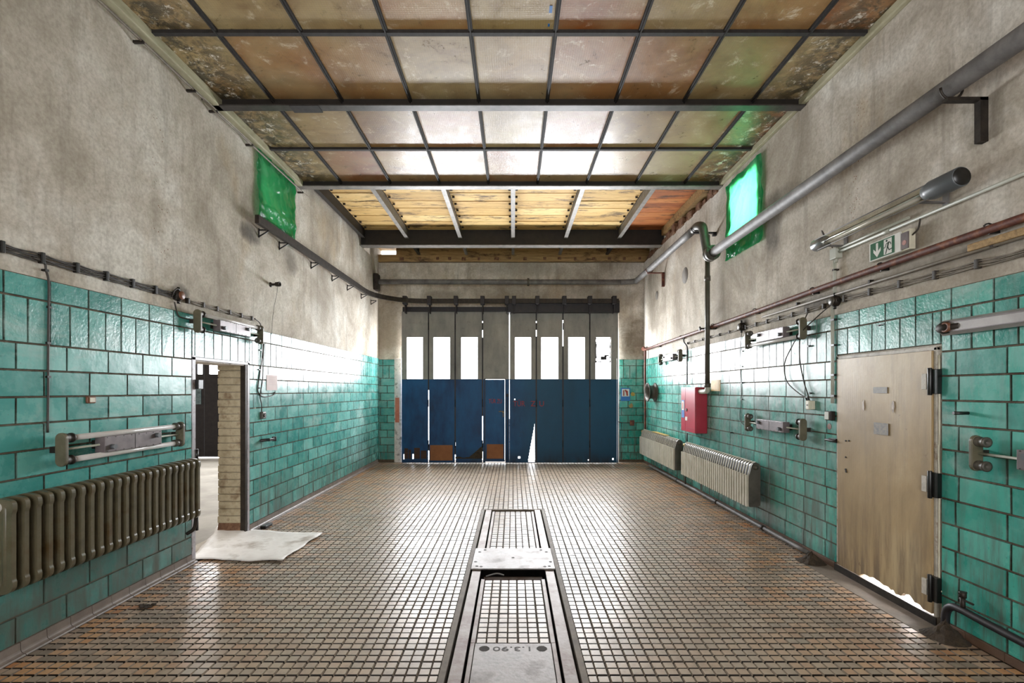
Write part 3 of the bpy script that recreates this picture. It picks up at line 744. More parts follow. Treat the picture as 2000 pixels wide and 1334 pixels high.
# daylight slits: boundary index -> list of (py0, py1, half width in px)
slits = {7: [], 1: [(762, 868, 1.5), (880, 906, 1.6)], 3: [(627, 659, 1.3), (813, 866, 1.6), (882, 906, 1.2)], 2: [(864, 871, 1.5), (888, 904, 1.6)],
         4: [(607, 740, 1.3), (742, 818, .8)], 5: [(627, 657, 1.4)], 6: [(625, 676, 1.6)], 8: [(700, 905, .5)]}
GP = lambda u, v, d: Vector((u, GY+d, v))
for i in range(8):
    x0, x1 = GXf(edges[i])+.0003, GXf(edges[i+1])-.0003
    if i == 0: x0 -= .03
    if i == 7: x1 += .03
    holes = []
    if wins[i]: holes.append((GXf(wins[i][0]), GXf(wins[i][1]), GZf(740), GZf(659)))
    for bnd, side in ((i, 0), (i+1, 1)):
        for (p0, p1, hw) in slits.get(bnd, []):
            e = GXf(edges[bnd]); ww = hw*.62*GY/F
            holes.append((e-ww, e+ww, max(GZf(p1), zb_-.01), GZf(p0)))
    if i == 3:   # wicket opening
        holes.append((GXf(948), GXf(987), -.1, GZf(740)))
    if i == 4:
        for k in range(12):
            zz = .02+.85*k/12; ww = .16*(1-k/12)+.004; cx_ = GXf(1046)-.01*k/12; holes.append((cx_-ww, cx_-.012, zz, zz+.85/12))
    if i == 0: holes += [(GXf(805), GXf(808), .09, .2), (GXf(787.5), GXf(790), .08, .2)]
    if i == 4: holes += [(GXf(1012), GXf(1016), .1, .15), (GXf(1004.5), GXf(1006.5), GZf(781), GZf(779))]
    if i == 6: holes += [(GXf(1148), GXf(1150.5), .05, .08)]
    if i == 7: holes += [(GXf(1196), GXf(1199), .07, .11)]
    zbi = zb_
    lf = holed(MB(), x0, x1, zbi, zt, holes, GP, .035).build('leaf', M['gate'], gate, recalc=False)
    if wins[i]:
        a, b = GXf(wins[i][0]), GXf(wins[i][1]); c, d = GZf(740), GZf(659); m = MB(); f_ = .014
        m.box(a-f_, a, GY-.01, GY, c-f_, d+f_); m.box(b, b+f_, GY-.01, GY, c-f_, d+f_); m.box(a, b, GY-.01, GY, c-f_, c); m.box(a, b, GY-.01, GY, d, d+f_)
        m.build('window_frame', M['gate'], lf)
        if i < 7:
            MB().box(a, b, GY+.015, GY+.02, c, d).build('pane', M['pane'], lf)
        else:
            m = MB(); rnd = random.Random(2); pts = [(a, d), (a, c+.35)]
            n_ = 9
            # jagged remains of the broken pane around the opening
            def strip(p, q, wdt, nx):
                poly = [];
                for k in range(nx+1):
                    t_ = k/nx; poly.append((p[0]+(q[0]-p[0])*t_, p[1]+(q[1]-p[1])*t_))
                return poly
            for k in range(12):
                z0 = c+.36+(d-c-.36)*k/12; z1 = c+.36+(d-c-.36)*(k+1)/12
                m.box(a, a+rnd.uniform(.01, .035), GY+.014, GY+.018, z0, z1); m.box(b-rnd.uniform(.01, .03), b, GY+.014, GY+.018, z0, z1)
            m.box(a+.05, a+.14, GY+.014, GY+.018, c+.37, c+.39); m.box(a+.12, a+.25, GY+.014, GY+.018, c+.42, c+.50); m.box(a+.2, a+.3, GY+.014, GY+.018, c+.50, c+.53)
            m.build('broken_pane', M['black_steel'], lf)
    # raised edge stiles and mid seam
    m = MB()
    for xx in (x0+.004, x1-.024): m.box(xx, xx+.020, GY-.012, GY, max(zbi, .5), zt) if False else None
    m.box(x0+.03, x1-.03, GY-.004, GY, GZf(632), GZf(631)); m.box(x0+.03, x1-.03, GY-.004, GY, GZf(743), GZf(742)) if i != 3 else None
    m.build('seam', M['gate'], lf)
# hinge posts (dark) between the leaves
for bnd in (1, 2, 3, 5, 6, 7):
    e = GXf(edges[bnd]); m = MB()
    for zz in (.35, 1.25, 2.05, 2.95): m.cyl((e, GY-.016, zz), (e, GY-.016, zz+.16), .011, 10)
    cov = MB()
    cz = [.02] + sorted([v for (p0, p1, hw) in slits.get(bnd, []) for v in (max(.02, GZf(p1)), GZf(p0))]) + [3.35]
    for q in range(0, len(cz)-1, 2):
        if cz[q+1]-cz[q] > .03: cov.box(e-.014, e+.014, GY-.005, GY, cz[q], cz[q+1])
    cov.build('joint_strip', M['black_steel'], gate)
    m.build('hinge', M['black_steel'], gate)
# wicket door
wk = MB(); x0, x1 = GXf(948.0), GXf(985.9); z1 = GZf(741.5)
wd = holed(MB(), x0, x1, .035, z1, [], GP, .03).build('wicket_door', M['gate'], gate, recalc=False)
MB().box(x0+.03, x1-.03, GY-.006, GY, .10, .42).build('kick_panel', M['hardboard'], wd)
m = MB(); m.cyl((x1-.03, GY, 1.13), (x1-.03, GY-.045, 1.13), .008); m.tube(catmull([(x1-.03, GY-.045, 1.13), (x1-.08, GY-.05, 1.15), (x1-.13, GY-.04, 1.145)]), .007)
m.build('handle', M['brass'], wd)
MB().box(x1-.05, x1-.015, GY-.012, GY, 1.02, 1.17).build('lock_plate', M['black'], wd, bevel=.003)
m = MB(); m.box(x0-.02, x0-.004, GY-.012, GY, .06, z1+.02); m.box(x1+.004, x1+.018, GY-.012, GY, .06, z1+.02); m.box(x0-.02, x1+.018, GY-.012, GY, z1+.006, z1+.022)
m.build('wicket_frame', M['black_steel'], gate)
m = MB(); m.box(GXf(840), GXf(884), GY-.007, GY-.001, .06, .40); m.build('hardboard_patch', M['hardboard'], gate)
m = MB()
for a, b, z in ((790, 797, .33), (798, 803, .3), (809, 820, .34), (822, 833, .28)): m.box(GXf(a), GXf(b), GY-.006, GY-.001, .10, z)
m.build('torn_board', boards('dark_scrap_board', '#21120a', '#4a2a15', '#6b4020'), gate)
# dark jagged rusted skirts at the foot of leaves 1 and 3
m = MB(); rnd = random.Random(12)
for i in (2,):
    a, b = GXf(edges[i]), GXf(edges[i+1]); n_ = 12
    top = [(a+(b-a)*k/n_, .12+.28*max(0, (k/n_-.55))*2+rnd.uniform(0, .04)) for k in range(n_+1)]
    m.prism([(a, GY-.004, .1)]+[(x_, GY-.004, z_) for x_, z_ in top]+[(b, GY-.004, .1)], (0, .004, 0))
m.build('corroded_foot', M['dirt'], gate)
# white scribbles of writing
rotg = Matrix.Rotation(PI/2, 4, 'X')
lettering('TÜR ZU', .135, Matrix.Translation((GXf(967.5), GY-.003, GZf(784))) @ rotg @ Matrix.Diagonal((.62, 1, 1, 1)), M['red_text'], wd, 'lettering')
lettering('TÜR', .17, Matrix.Translation((GXf(1014), GY-.003, GZf(789))) @ rotg @ Matrix.Diagonal((.8, 1, 1, 1)), M['red_text'], gate)
lettering('Z', .17, Matrix.Translation((GXf(1041), GY-.003, GZf(789))) @ rotg, M['red_text'], gate)
lettering('U', .17, Matrix.Translation((GXf(1058), GY-.003, GZf(789))) @ rotg, M['red_text'], gate)
# bolt with cable at the gate's middle
m = MB(); m.box(GXf(989), GXf(993), GY-.02, GY, GZf(775), GZf(769)); m.cyl((GXf(991), GY-.02, GZf(900)), (GXf(991), GY-.02, GZf(770)), .008, 8); m.build('bolt_rod', M['black_steel'], gate)

# head rail over the gate and its track curving along the left wall
tk = thing('gate_track', (0, 10.45, 3.5), 'dark steel sliding track running along the left wall and curving over the gate', 'track')
zr = 3.56
path = [(-2.90, 5.42, zr), (-2.90, 9.35, zr)] + [(-2.90+.95*(1-math.cos(q)), 9.35+1.07*math.sin(q), zr) for q in [k*PI/16 for k in range(1, 9)]] + [(2.3, 10.42, zr)]
MB().rect(path, .045, .095).build('rail', M['iron'], tk)
for px in (505, 545, 607, 648, 678, 705, 724):
    yy = XL*F/(VX-px); m = MB()
    m.tube([(-XL, yy, zr-.12), (-2.90, yy, zr-.05)], .008, 6); m.tube([(-XL, yy, zr-.04), (-2.90, yy, zr-.04)], .008, 6); m.tube([(-XL+.005, yy, zr-.13), (-XL+.005, yy, zr-.02)], .008, 6)
    m.build('bracket', M['black_steel'], tk)
m = MB(); m.box(GXf(992), GXf(1207), 10.46, 10.74, GZf(612), GZf(591)+.02); m.box(GXf(787), GXf(992), 10.58, 10.74, GZf(609), GZf(600)); m.build('head_beam', M['black_steel'], tk)
for px in (791, 838.5, 890.5, 942.5, 990, 1004, 1049.5, 1102, 1152, 1199.5):
    x_ = (px-VX)*10.4/F; m = MB()
    m.box(x_-.045, x_+.045, 10.34, 10.5, 3.48, 3.66); m.box(x_-.012, x_+.012, 10.4, 10.56, 3.30, 3.50)
    m.build('hanger', M['black_steel'], tk, bevel=.006)

# ------------------------------------------------------------------ side room seen through the doorway
mb = MB(); mb.box(-9.2, -XL-.0, 1.0, 11.5, -.1, -.005)
tag(mb.build('floor_side_room', M['concrete'], origin=(-6, 6, 0)), 'pale concrete floor of the room beyond the left doorway', 'floor', kind='structure')
mb = MB(); mb.box(-9.3, -9.2, 1.0, 11.5, 0, 4.5); mb.box(-9.2, -XL-.3, .9, 1.0, 0, 4.5)
tag(mb.build('wall_side_room', M['plaster_gate'], origin=(-9.2, 6, 0)), 'plastered walls of the room beyond the left doorway', 'wall', kind='structure')
mb = MB(); mb.box(-9.3, -XL-.3, .9, 11.6, 4.5, 4.6)
tag(mb.build('ceiling_side_room', M['plaster_gate'], origin=(-6, 6, 4.5)), 'ceiling of the room beyond the left doorway', 'ceiling', kind='structure')
g2 = thing('door_2', (-6.5, 11.4, 0), 'dark gate with small bright windows in the room beyond the left doorway', 'gate', kind='structure')
G2 = 11.4
def g2x(px): return (px-VX)*G2/F
ed2 = [g2x(v) for v in (330, 352, 374, 399, 440, 475)] + [-5.6, -4.8, -4.0, -3.32]
for i in range(len(ed2)-1):
    a, b = ed2[i], ed2[i+1]
    wa, wb = (a+.13, b-.0) if i == 2 else (a+.12, b-.02) if i == 3 else (a+.12, b-.12)
    holes = [(wa, min(wb, b-.04), H0+(VY-731)*G2/F, H0+(VY-731)*G2/F+.6)]
    lf = holed(MB(), a+.004, b-.004, .03, 3.3, holes, lambda u, v, d: Vector((u, G2+d, v)), .04).build('leaf', M['black_steel'], g2, recalc=False)
mb = MB(); mb.box(-9.3, -XL-.3, G2, G2+.1, 3.3, 4.5); mb.box(-9.3, ed2[0], G2, G2+.1, 0, 3.3); mb.build('lintel', M['plaster_gate'], g2)
ps = PB(383, 765, G2-.01); MB().box(ps.x-.1, ps.x+.12, G2-.012, G2-.004, ps.z-.30, ps.z+.28).build('poster', simple('faded_poster', '#2c3f45', '#6d8084', 14, .6), g2)

# doorway: painted brick reveal, steel frame
dw = thing('door_3', (-XL, (DL[0]+DL[1])/2, 0), 'open doorway in the left wall with worn steel frame and painted brick reveal', 'doorway', kind='structure')
mb = MB(); rnd = random.Random(6)
z = 0.12
while z < 1.9:
    h = .082; mb.box(-XL-.30-rnd.uniform(.0, .012), -XL-.045, DL[1]-.012-rnd.uniform(0, .012), DL[1]+.03, z+.002, min(z+h-.002, 1.9)); z += h
mb.build('brick_reveal', M['brickwall'], dw, bevel=.01)
mb = MB(); mb.prism([(-XL-.31, DL[1]-.03, 0), (-XL-.05, DL[1]-.04, 0), (-XL-.05, DL[1]-.01, .12), (-XL-.30, DL[1]-.01, .13)], (0, .04, 0)); mb.build('broken_brick_foot', M['brick'], dw)
mb = MB(); mb.box(-XL-.045, -XL+.012, DL[1]-.03, DL[1]+.012, 0, 1.915); mb.build('steel_jamb', M['iron'], dw, bevel=.003)
mb = MB(); mb.box(-XL-.0, -XL+.016, DL[1]+.012, DL[1]+.05, 0, 1.95); mb.box(-XL-.0, -XL+.016, DL[0]-.05, DL[0], 0, 1.95); mb.box(-XL, -XL+.016, DL[0]-.05, DL[1]+.05, 1.905, 1.935)
mb.build('frame_face', simple('lilac_grey_frame', '#8d8890', '#a9a4aa', 9, .4, c3='#6a5b4d', bump=.2), dw, bevel=.003)
mb = MB(); mb.box(-XL-.05, -XL, DL[0]-.004, DL[0]+.012, 0, 1.905); mb.box(-XL-.3, -XL, DL[0], DL[1], 1.895, 1.91); mb.build('frame_return', M['jamb'], dw)
mb = MB(); mb.box(-XL+.012, -XL+.05, DL[0]-.01, DL[0]+.06, H0+.01, H0+.10); mb.build('catch', M['black'], dw, bevel=.004)
for zz in (.35, 1.0):
    mb = MB(); mb.cyl((-XL+.02, DL[0]+.01, zz-.06), (-XL+.02, DL[0]+.01, zz+.06), .014, 10); mb.build('hinge_pin', M['black'], dw)

# ------------------------------------------------------------------ right steel door
dr = thing('door_4', (XR, (DR[0]+DR[1])/2, 0), 'stained beige steel door on the right wall with torn rusty foot', 'door', kind='structure')
y0, y1 = DR[0]+.004, DR[1]-.004; xf = XR-.03; n_ = 40
rnd = random.Random(21); poly = []
bot = []
for k in range(n_+1):
    t_ = k/n_; yy = y1+(y0-y1)*t_
    if t_ < .28: zz = .062+.0*t_
    elif t_ < .66: zz = .082+.018*math.sin((t_-.28)*8.2)+rnd.uniform(-.008, .010)
    elif t_ < .94: zz = .108-.05*abs(t_-.8)*5+rnd.uniform(-.014, .012)
    else: zz = .066
    bot.append((yy, zz))
mb = MB(); ni = len(bot)
for k in range(ni-1):
    (ya, za), (yb, zb2) = bot[k], bot[k+1]
    def fx(y_, z_): return xf + .006*noise.noise(Vector((y_*2, z_*2, 3)))
    zs_ = [0, .33, .66, 1]
    for q in range(3):
        A = za+(1.894-za)*zs_[q]; Bq = za+(1.894-za)*zs_[q+1]; C_ = zb2+(1.894-zb2)*zs_[q]; D_ = zb2+(1.894-zb2)*zs_[q+1]
        mb.quad((fx(ya, A), ya, A), (fx(yb, C_), yb, C_), (fx(yb, D_), yb, D_), (fx(ya, Bq), ya, Bq))
me = mb.build('leaf', M['door'], dr, recalc=False)
bm = bmesh.new(); bm.from_mesh(me.data); bmesh.ops.remove_doubles(bm, verts=bm.verts, dist=1e-5); bm.to_mesh(bm and me.data); bm.free()
sm = me.modifiers.new('thick', 'SOLIDIFY'); sm.thickness = .03; sm.offset = -1
mb = MB(); mb.box(XR-.02, XR+.3, y1+.004, y1+.03, 0, 1.92); mb.box(XR-.02, XR+.3, y0-.03, y0-.004, 0, 1.92); mb.box(XR-.02, XR+.3, y0-.03, y1+.03, 1.895, 1.925)
mb.build('frame', M['door_frame'], dr, bevel=.004)
for py in (745, 948, 1152):
    p = PR(1826, py, .04); m = MB()
    m.box(p.x-.005, p.x+.03, DR[0]-.055, DR[0]+.02, p.z-.085, p.z+.085); m.cyl((p.x-.01, DR[0]-.005, p.z-.095), (p.x-.01, DR[0]-.005, p.z+.095), .014, 10); hg = m.build('hinge', M['black'], dr, bevel=.003)
    MB().box(p.x-.022, p.x-.006, DR[0]+.012, DR[0]+.05, p.z-.055, p.z+.055).build('hinge_leaf', M['door_frame'], dr, bevel=.002)
m = MB()
for (px, py) in ((1652, 861), (1658, 861), (1652, 893), (1652, 917), (1653, 921)):
    p = PR(px, py, .032); m.cyl(p, p-Vector((.005, 0, 0)), .007 if py < 915 else .009, 10)
m.build('lock_hole', M['black'], dr)
def decal(px0, px1, py0, py1, off, name, mat, parent, side='R', dz=.002):
    P = PR if side == 'R' else PL
    a, b = P(px0, py0, off), P(px1, py1, off); zc0 = P((px0+px1)/2, (py0+py1)/2, off)
    hh = abs(py1-py0)*zc0.y/F/2; x = a.x; sx = -dz if side == 'R' else dz
    return MB().box(x, x+sx, min(a.y, b.y), max(a.y, b.y), zc0.z-hh, zc0.z+hh).build(name, mat, parent)
sgrey = simple('sticker_remains', '#8d8c90', '#a6a39c', 30, .6)
decal(1706, 1733, 756, 768, .034, 'sticker', sgrey, dr); decal(1707, 1735, 826, 849, .034, 'sticker', simple('torn_sticker', '#6f7078', '#9a9284', 40, .6), dr)
for px, py in ((1686, 792), (1744, 795)):
    p = PR(px, py, .034); m = MB(); rnd = random.Random(px)
    m.prism([(p.x, p.y+rnd.uniform(.008, .016)*math.cos(a)*1, p.z+rnd.uniform(.03, .06)*math.sin(a)) for a in [k*PI/5 for k in range(10)]], (-.002, 0, 0))
    m.build('peeled_paint', M['jamb'], dr)
wire([(XR-.012, DR[0]-.035, 1.86), (XR-.012, DR[0]-.037, 1.3), (XR-.02, DR[0]-.04, 1.22), (XR-.012, DR[0]-.036, .9), (XR-.012, DR[0]-.035, .32), (XR-.012, DR[0]-.055, .24)], .006, 'thin cream cable down the near frame of the steel door', mat='plastic_white')
# ground outside so that the gap shows daylight on a step
mb = MB(); mb.box(XR+.0, XR+1.6, 2.0, 6.0, -.1, .03)
tag(mb.build('floor_step', M['concrete'], origin=(XR+.8, 4, -.1)), 'pale concrete step outside the steel door', 'floor', kind='structure')

# ------------------------------------------------------------------ plastic sheets
def film(name, y0, y1, z0, z1, side, label, skew=0.0, seedv=0):
    n1, n2 = 64, 70; X = -XL if side < 0 else XR; mb = MB()
    for j in range(n2+1):
        for i in range(n1+1):
            u, v = i/n1, j/n2
            yy = y0+(y1-y0)*u + (.012*noise.noise(Vector((v*6, u, seedv)))); zz = z0+(z1-z0)*v + skew*(u-.5)*(1-v)+ .015*noise.noise(Vector((u*7, v, seedv+9)))
            d = .022+.02*noise.noise(Vector((u*2.2+v*1.2, v*2.4, seedv)))+.014*abs(noise.noise(Vector((u*5+v*4, v*3-u*2, seedv+4))))+.03*math.exp(-((v-.22-.12*u)/.05)**2)*.6
            d += .016*(1-abs(noise.noise(Vector((u*3.1+v*2.2, v*2.6-u*1.5, seedv+20))))*5 if abs(noise.noise(Vector((u*3.1+v*2.2, v*2.6-u*1.5, seedv+20)))) < .2 else 0)+.012*noise.noise(Vector((u*9, v*8+u*5, seedv+30)))
            d = max(d, .007)
            mb.v.append(Vector((X-side*d, yy, zz)))
    for j in range(n2):
        for i in range(n1):
            a = j*(n1+1)+i; mb.face((a, a+1, a+n1+2, a+n1+1), 0, True)
    return tag(mb.build(name, M['sheet']), label, 'plastic sheet', 'green plastic sheets over the high windows')
film('plastic_sheet', PL(498, 0).y, PL(573, 0).y, 3.60, 4.46, -1, 'green plastic sheet over the high window on the left wall', -.1, 3)
film('plastic_sheet', PR(1493, 0).y, PR(1422, 0).y, 3.38, 4.40, 1, 'glowing green plastic sheet over the high window on the right wall', 0, 7)

# ------------------------------------------------------------------ lamps (twin tube battens)
def batten(side, y0, zc, tubes, label, group='twin-tube fluorescent battens on the tiles', L=1.13):
    W_ = XL if side < 0 else XR
    X = lambda u: side*(W_-u)
    t_ = thing('fluorescent_batten', (X(.02), y0+L/2, zc), label, 'lamp', group)
    def plate(y):
        m = MB(); r = .036; uc = .088; hh = .11-r
        pts = [(X(uc+r*math.cos(a)), y, zc+hh+r*math.sin(a)) for a in [k*PI/8 for k in range(9)]] + [(X(uc-r*math.cos(a)), y, zc-hh-r*math.sin(a)) for a in [k*PI/8 for k in range(9)]]
        m.prism(pts, (0, .022, 0)); return m
    for yy in (y0, y0+L-.022): plate(yy).build('end_plate', M['olive'], t_, bevel=.004)
    for s_ in (1, -1):
        z = zc+s_*.073
        for yy, d in ((y0+.022, 1), (y0+L-.022, -1)):
            MB().lathe((X(.088), yy, z), (0, d, 0), [(0, .03), (.02, .031), (.022, .027), (.045, .027), (.047, .032), (.06, .032), (.062, .02), (.05, .001)], 18).build('lamp_holder', M['iron'] if yy < y0+.5 else M['pipe_dark'], t_)
        if (s_ == 1 and 't' in tubes) or (s_ == -1 and 'b' in tubes):
            MB().cyl((X(.088), y0+.075, z), (X(.088), y0+L-.075, z), .0195, 18).build('tube', M['tube_glass'], t_)
    m = MB(); m.cyl((X(.08), y0+.02, zc), (X(.08), y0+L-.02, zc), .008, 8); m.build('rod', M['brass'] if False else M['conduit'], t_)
    b = MB().box(X(.05), X(.122), y0+.30, y0+.85, zc-.056, zc+.056).build('ballast_box', M['lamp_grey'], t_, bevel=.003)
    MB().box(X(.122), X(.1235), y0+.572, y0+.575, zc-.055, zc+.055).build('seam', M['black'], b); m = MB()
    for k in range(8):
        for s_ in (-1, 1): m.cyl((X(.122), y0+.32+k*.073, zc+s_*.049), (X(.1245), y0+.32+k*.073, zc+s_*.049), .0035, 6)
    m.build('screw', M['black'], b)
    for yy, zz in ((y0+.36, zc-.02), (y0+.79, zc+.022)):
        MB().cyl((X(.122), yy, zz), (X(.148), yy, zz), .018, 16).build('starter_cap', M['plastic_grey'], b)
    m = MB()
    for yy in (y0+.33, y0+.82): m.box(X(.014), X(.052), yy-.015, yy+.015, zc-.03, zc+.03)
    m.box(X(.014), X(.06), y0+.004, y0+.018, zc-.02, zc+.02); m.box(X(.014), X(.06), y0+L-.018, y0+L-.004, zc-.02, zc+.02)
    m.build('wall_bracket', M['iron'], t_)
    return t_
batten(-1, 3.10, 1.232, 'tb', 'olive batten with two unlit white tubes above the ribbed radiator')
batten(-1, 4.44, 2.262, 't', 'olive batten with a single tube above the open doorway')
batten(1, 4.70, 2.228, 'b', 'olive batten with a single lower tube high on the right wall, wires hanging over it')
batten(1, 8.15, 2.21, '', 'tubeless batten highest and farthest on the right wall, near the gate corner')
batten(1, 4.70, 1.23, '', 'tubeless batten low on the right wall between red cabinet and steel door')
batten(1, 1.83, 1.232, '', 'tubeless batten with bare black holders right of the steel door')

# reflector lamp right of the door, top
t_ = thing('strip_light', (XR-.08, 2.6, 2.03), 'grey reflector strip light on the tiles above and right of the steel door', 'lamp')
yf, yn, zc = 3.22, 1.75, 2.035
MB().prism([(XR-.02, yn, zc-.045), (XR-.05, yn, zc-.052), (XR-.075, yn, zc-.03), (XR-.075, yn, zc+.03), (XR-.05, yn, zc+.052), (XR-.02, yn, zc+.045)], (0, yf-yn, 0)).build('reflector', M['lamp_housing2'] if 'lamp_housing2' in M else simple('pale_reflector', '#8f8a88', '#a7a2a0', 5, .35, .2), t_, bevel=.003)
m = MB(); m.box(XR-.079, XR-.075, yn, yf-.01, zc-.032, zc-.026); m.box(XR-.079, XR-.075, yn, yf-.01, zc+.026, zc+.032); m.build('rim', M['lamp_grey'], t_)
MB().lathe((XR-.06, yf-.02, zc), (0, 1, 0), [(-.12, .001), (-.12, .024), (-.06, .026), (-.05, .040), (.0, .042), (.03, .03), (.045, .001)], 20).build('lamp_holder', M['iron'], t_)
MB().lathe((XR-.075, yf-.06, zc), (-1, 0, 0), [(0, .033), (.018, .033), (.02, .022), (.005, .02), (.004, .001)], 20).build('socket_ring', M['brown_socket'], t_)
m = MB(); m.box(XR-.03, XR, yf-.3, yf-.27, zc-.03, zc+.03); m.box(XR-.03, XR, yn+.3, yn+.33, zc-.03, zc+.03); m.build('wall_bracket', M['iron'], t_)

# big tubular lamp
off = .16; a = Vector((XR-off, 2.965, 2.945)); b = Vector((XR-off, 4.42, 2.945))
t_ = thing('tubular_lamp', (XR-off, 3.7, 2.945), 'long clear tubular lamp with big grey end cap high above the exit sign', 'lamp')
MB().lathe(a, (0, 1, 0), [(0, .0005), (0, .058), (.006, .062), (.20, .064), (.215, .060), (.25, .05), (.25, .0005)], 28).build('end_cap', M['plastic_grey'], t_)
MB().lathe(a, (0, 1, 0), [(-.003, .0005), (-.003, .054), (.001, .056)], 28).build('cap_face', M['black'], t_)
MB().lathe(b, (0, -1, 0), [(0, .0005), (0, .04), (.03, .055), (.14, .056), (.15, .05), (.17, .046), (.17, .0005)], 28).build('far_cap', simple('alu_cap', '#7c7e80', '#9a9c9e', 6, .3, .7), t_)
MB().lathe(a, (0, 1, 0), [(.24, .046), (1.30, .046)], 28).build('outer_tube', M['clear'], t_)
MB().cyl((a.x, a.y+.25, a.z-.012), (a.x, b.y-.17, a.z-.012), .019, 18).build('tube', M['tube_glass'], t_)
m = MB()
for dx, dz in ((-.056, .03), (.05, .04), (-.03, -.058)): m.cyl((a.x+dx, a.y+.2, a.z+dz), (a.x+dx, b.y-.1, a.z+dz), .004, 6)
m.build('tie_rod', M['galv'], t_)
m = MB()
for yy in (a.y+.28, b.y-.2): m.box(a.x-.02, XR, yy-.015, yy+.015, a.z-.058, a.z-.048); m.box(XR-.012, XR, yy-.02, yy+.02, a.z-.09, a.z+.06)
m.build('wall_bracket', M['galv'], t_)
MB().tube(catmull([(a.x, b.y-.15, a.z+.055), (a.x+.02, b.y-.08, a.z+.12), (a.x+.08, b.y-.02, a.z+.09), (XR-.01, b.y-.03, a.z-.02)]), .005, 6).build('lead', M['cable'], t_)

# exit sign
sy0, sy1 = 3.44, 3.84; sz0, sz1 = 2.655, 2.785; sx = XR-.075
t_ = thing('exit_sign', (sx, 3.6, sz0), 'green emergency exit sign with arrow and running figure above the steel door', 'sign')
MB().box(sx+.01, XR-.02, sy0+.03, sy1+.012, sz0-.01, sz1+.01).build('housing', M['plastic_white'], t_, bevel=.005)
MB().box(sx, sx+.01, sy0+.10, sy1+.01, sz0-.008, sz1+.008).build('face_panel', M['white'], t_, bevel=.002)
MB().box(sx-.0015, sx, sy0+.155, sy1-.004, sz0, sz1).build('green_panel', M['sign_green'], t_)
gw = sy1-.004-(sy0+.155); gh = sz1-sz0
def SG(s_, t2, d=0): return (sx-.002-d, sy1-.004-s_*gw, sz0+t2*gh)        # s from the viewer's left, t from the bottom
m = MB(); m.prism([SG(*p) for p in ((.25, .93), (.34, .93), (.34, .42), (.45, .62), (.45, .42), (.295, .08), (.14, .42), (.14, .62), (.25, .42))], (-.0008, 0, 0)); m.build('arrow', M['white'], t_)
m = MB(); m.prism([SG(*p) for p in ((.58, .06), (.58, .94), (.9, .94), (.9, .06))], (-.0008, 0, 0)); m.build('doorway_panel', M['white'], t_)
m = MB(); c = Vector(SG(.70, .84, .001)); m.prism([(c.x, c.y+.009*math.cos(k*PI/8), c.z+.009*math.sin(k*PI/8)) for k in range(16)], (-.0006, 0, 0))
def limb(pts, wd_):
    for p, q in zip(pts, pts[1:]):
        P_, Q_ = Vector(SG(*p, .001)), Vector(SG(*q, .001)); d = (Q_-P_).normalized(); nn = Vector((0, -d.z, d.y))*wd_/2
        m.prism([P_+nn, Q_+nn, Q_-nn, P_-nn], (-.0006, 0, 0))
limb([(.78, .74), (.73, .42)], .014); limb([(.78, .72), (.68, .66), (.64, .48), (.57, .46)], .006); limb([(.78, .74), (.86, .66), (.87, .54)], .006)
limb([(.73, .44), (.69, .26), (.66, .08)], .008); limb([(.75, .44), (.80, .26), (.92, .30)], .008)
m.build('running_figure', M['sign_dark'], t_)
MB().box(sx, sx+.012, sy0+.035, sy0+.095, sz0, sz1-.01).build('test_window', M['lamp_grey'], t_)
MB().cyl((sx, sy0+.065, sz0+.045), (sx-.002, sy0+.065, sz0+.045), .018, 16).build('round_mark', simple('pink_mark', '#a5726a', '#b98d84', 30, .6), t_)
MB().tube(catmull([(sx+.03, sy0+.03, sz0+.09), (sx+.03, sy0-.02, sz0+.12), (XR-.03, sy0-.02, sz0+.2)]), .006, 6).build('lead', M['cable'], t_)

# ------------------------------------------------------------------ cast-iron radiator on the left
def rounded(pts_spec):  # list of (u,z,r)
    out = []; n = len(pts_spec)
    for i, (u, z, r) in enumerate(pts_spec):
        p = Vector((u, z)); a_ = Vector(pts_spec[i-1][:2]); b_ = Vector(pts_spec[(i+1) % n][:2])
        if r == 0: out.append((u, z)); continue
        d1 = (a_-p).normalized(); d2 = (b_-p).normalized(); A = p+d1*r; Bq = p+d2*r
        for k in range(6):
            t2 = k/5; q = A.lerp(p, t2).lerp(p.lerp(Bq, t2), t2); out.append((q.x, q.y))
    return out
rz0, rz1 = .485, 1.015
rl = thing('radiator', (-XL+.15, 3.5, rz0), 'olive cast-iron ribbed radiator on the left wall beside the open doorway', 'radiator')
prof = rounded([(.055, rz0+.01, .02), (.055, rz1-.02, .03), (.15, rz1, .02), (.235, rz1-.012, .035), (.235, rz1-.07, .01), (.228, rz1-.085, .01), (.228, rz0+.075, .01), (.235, rz0+.06, .01), (.232, rz0+.02, .02), (.20, rz0-.005, .02), (.10, rz0-.005, .02)])
yb0 = 2.665; first = None
m = MB(); m.prism([(-XL+u, yb0, z) for u, z in prof], (0, .026, 0))
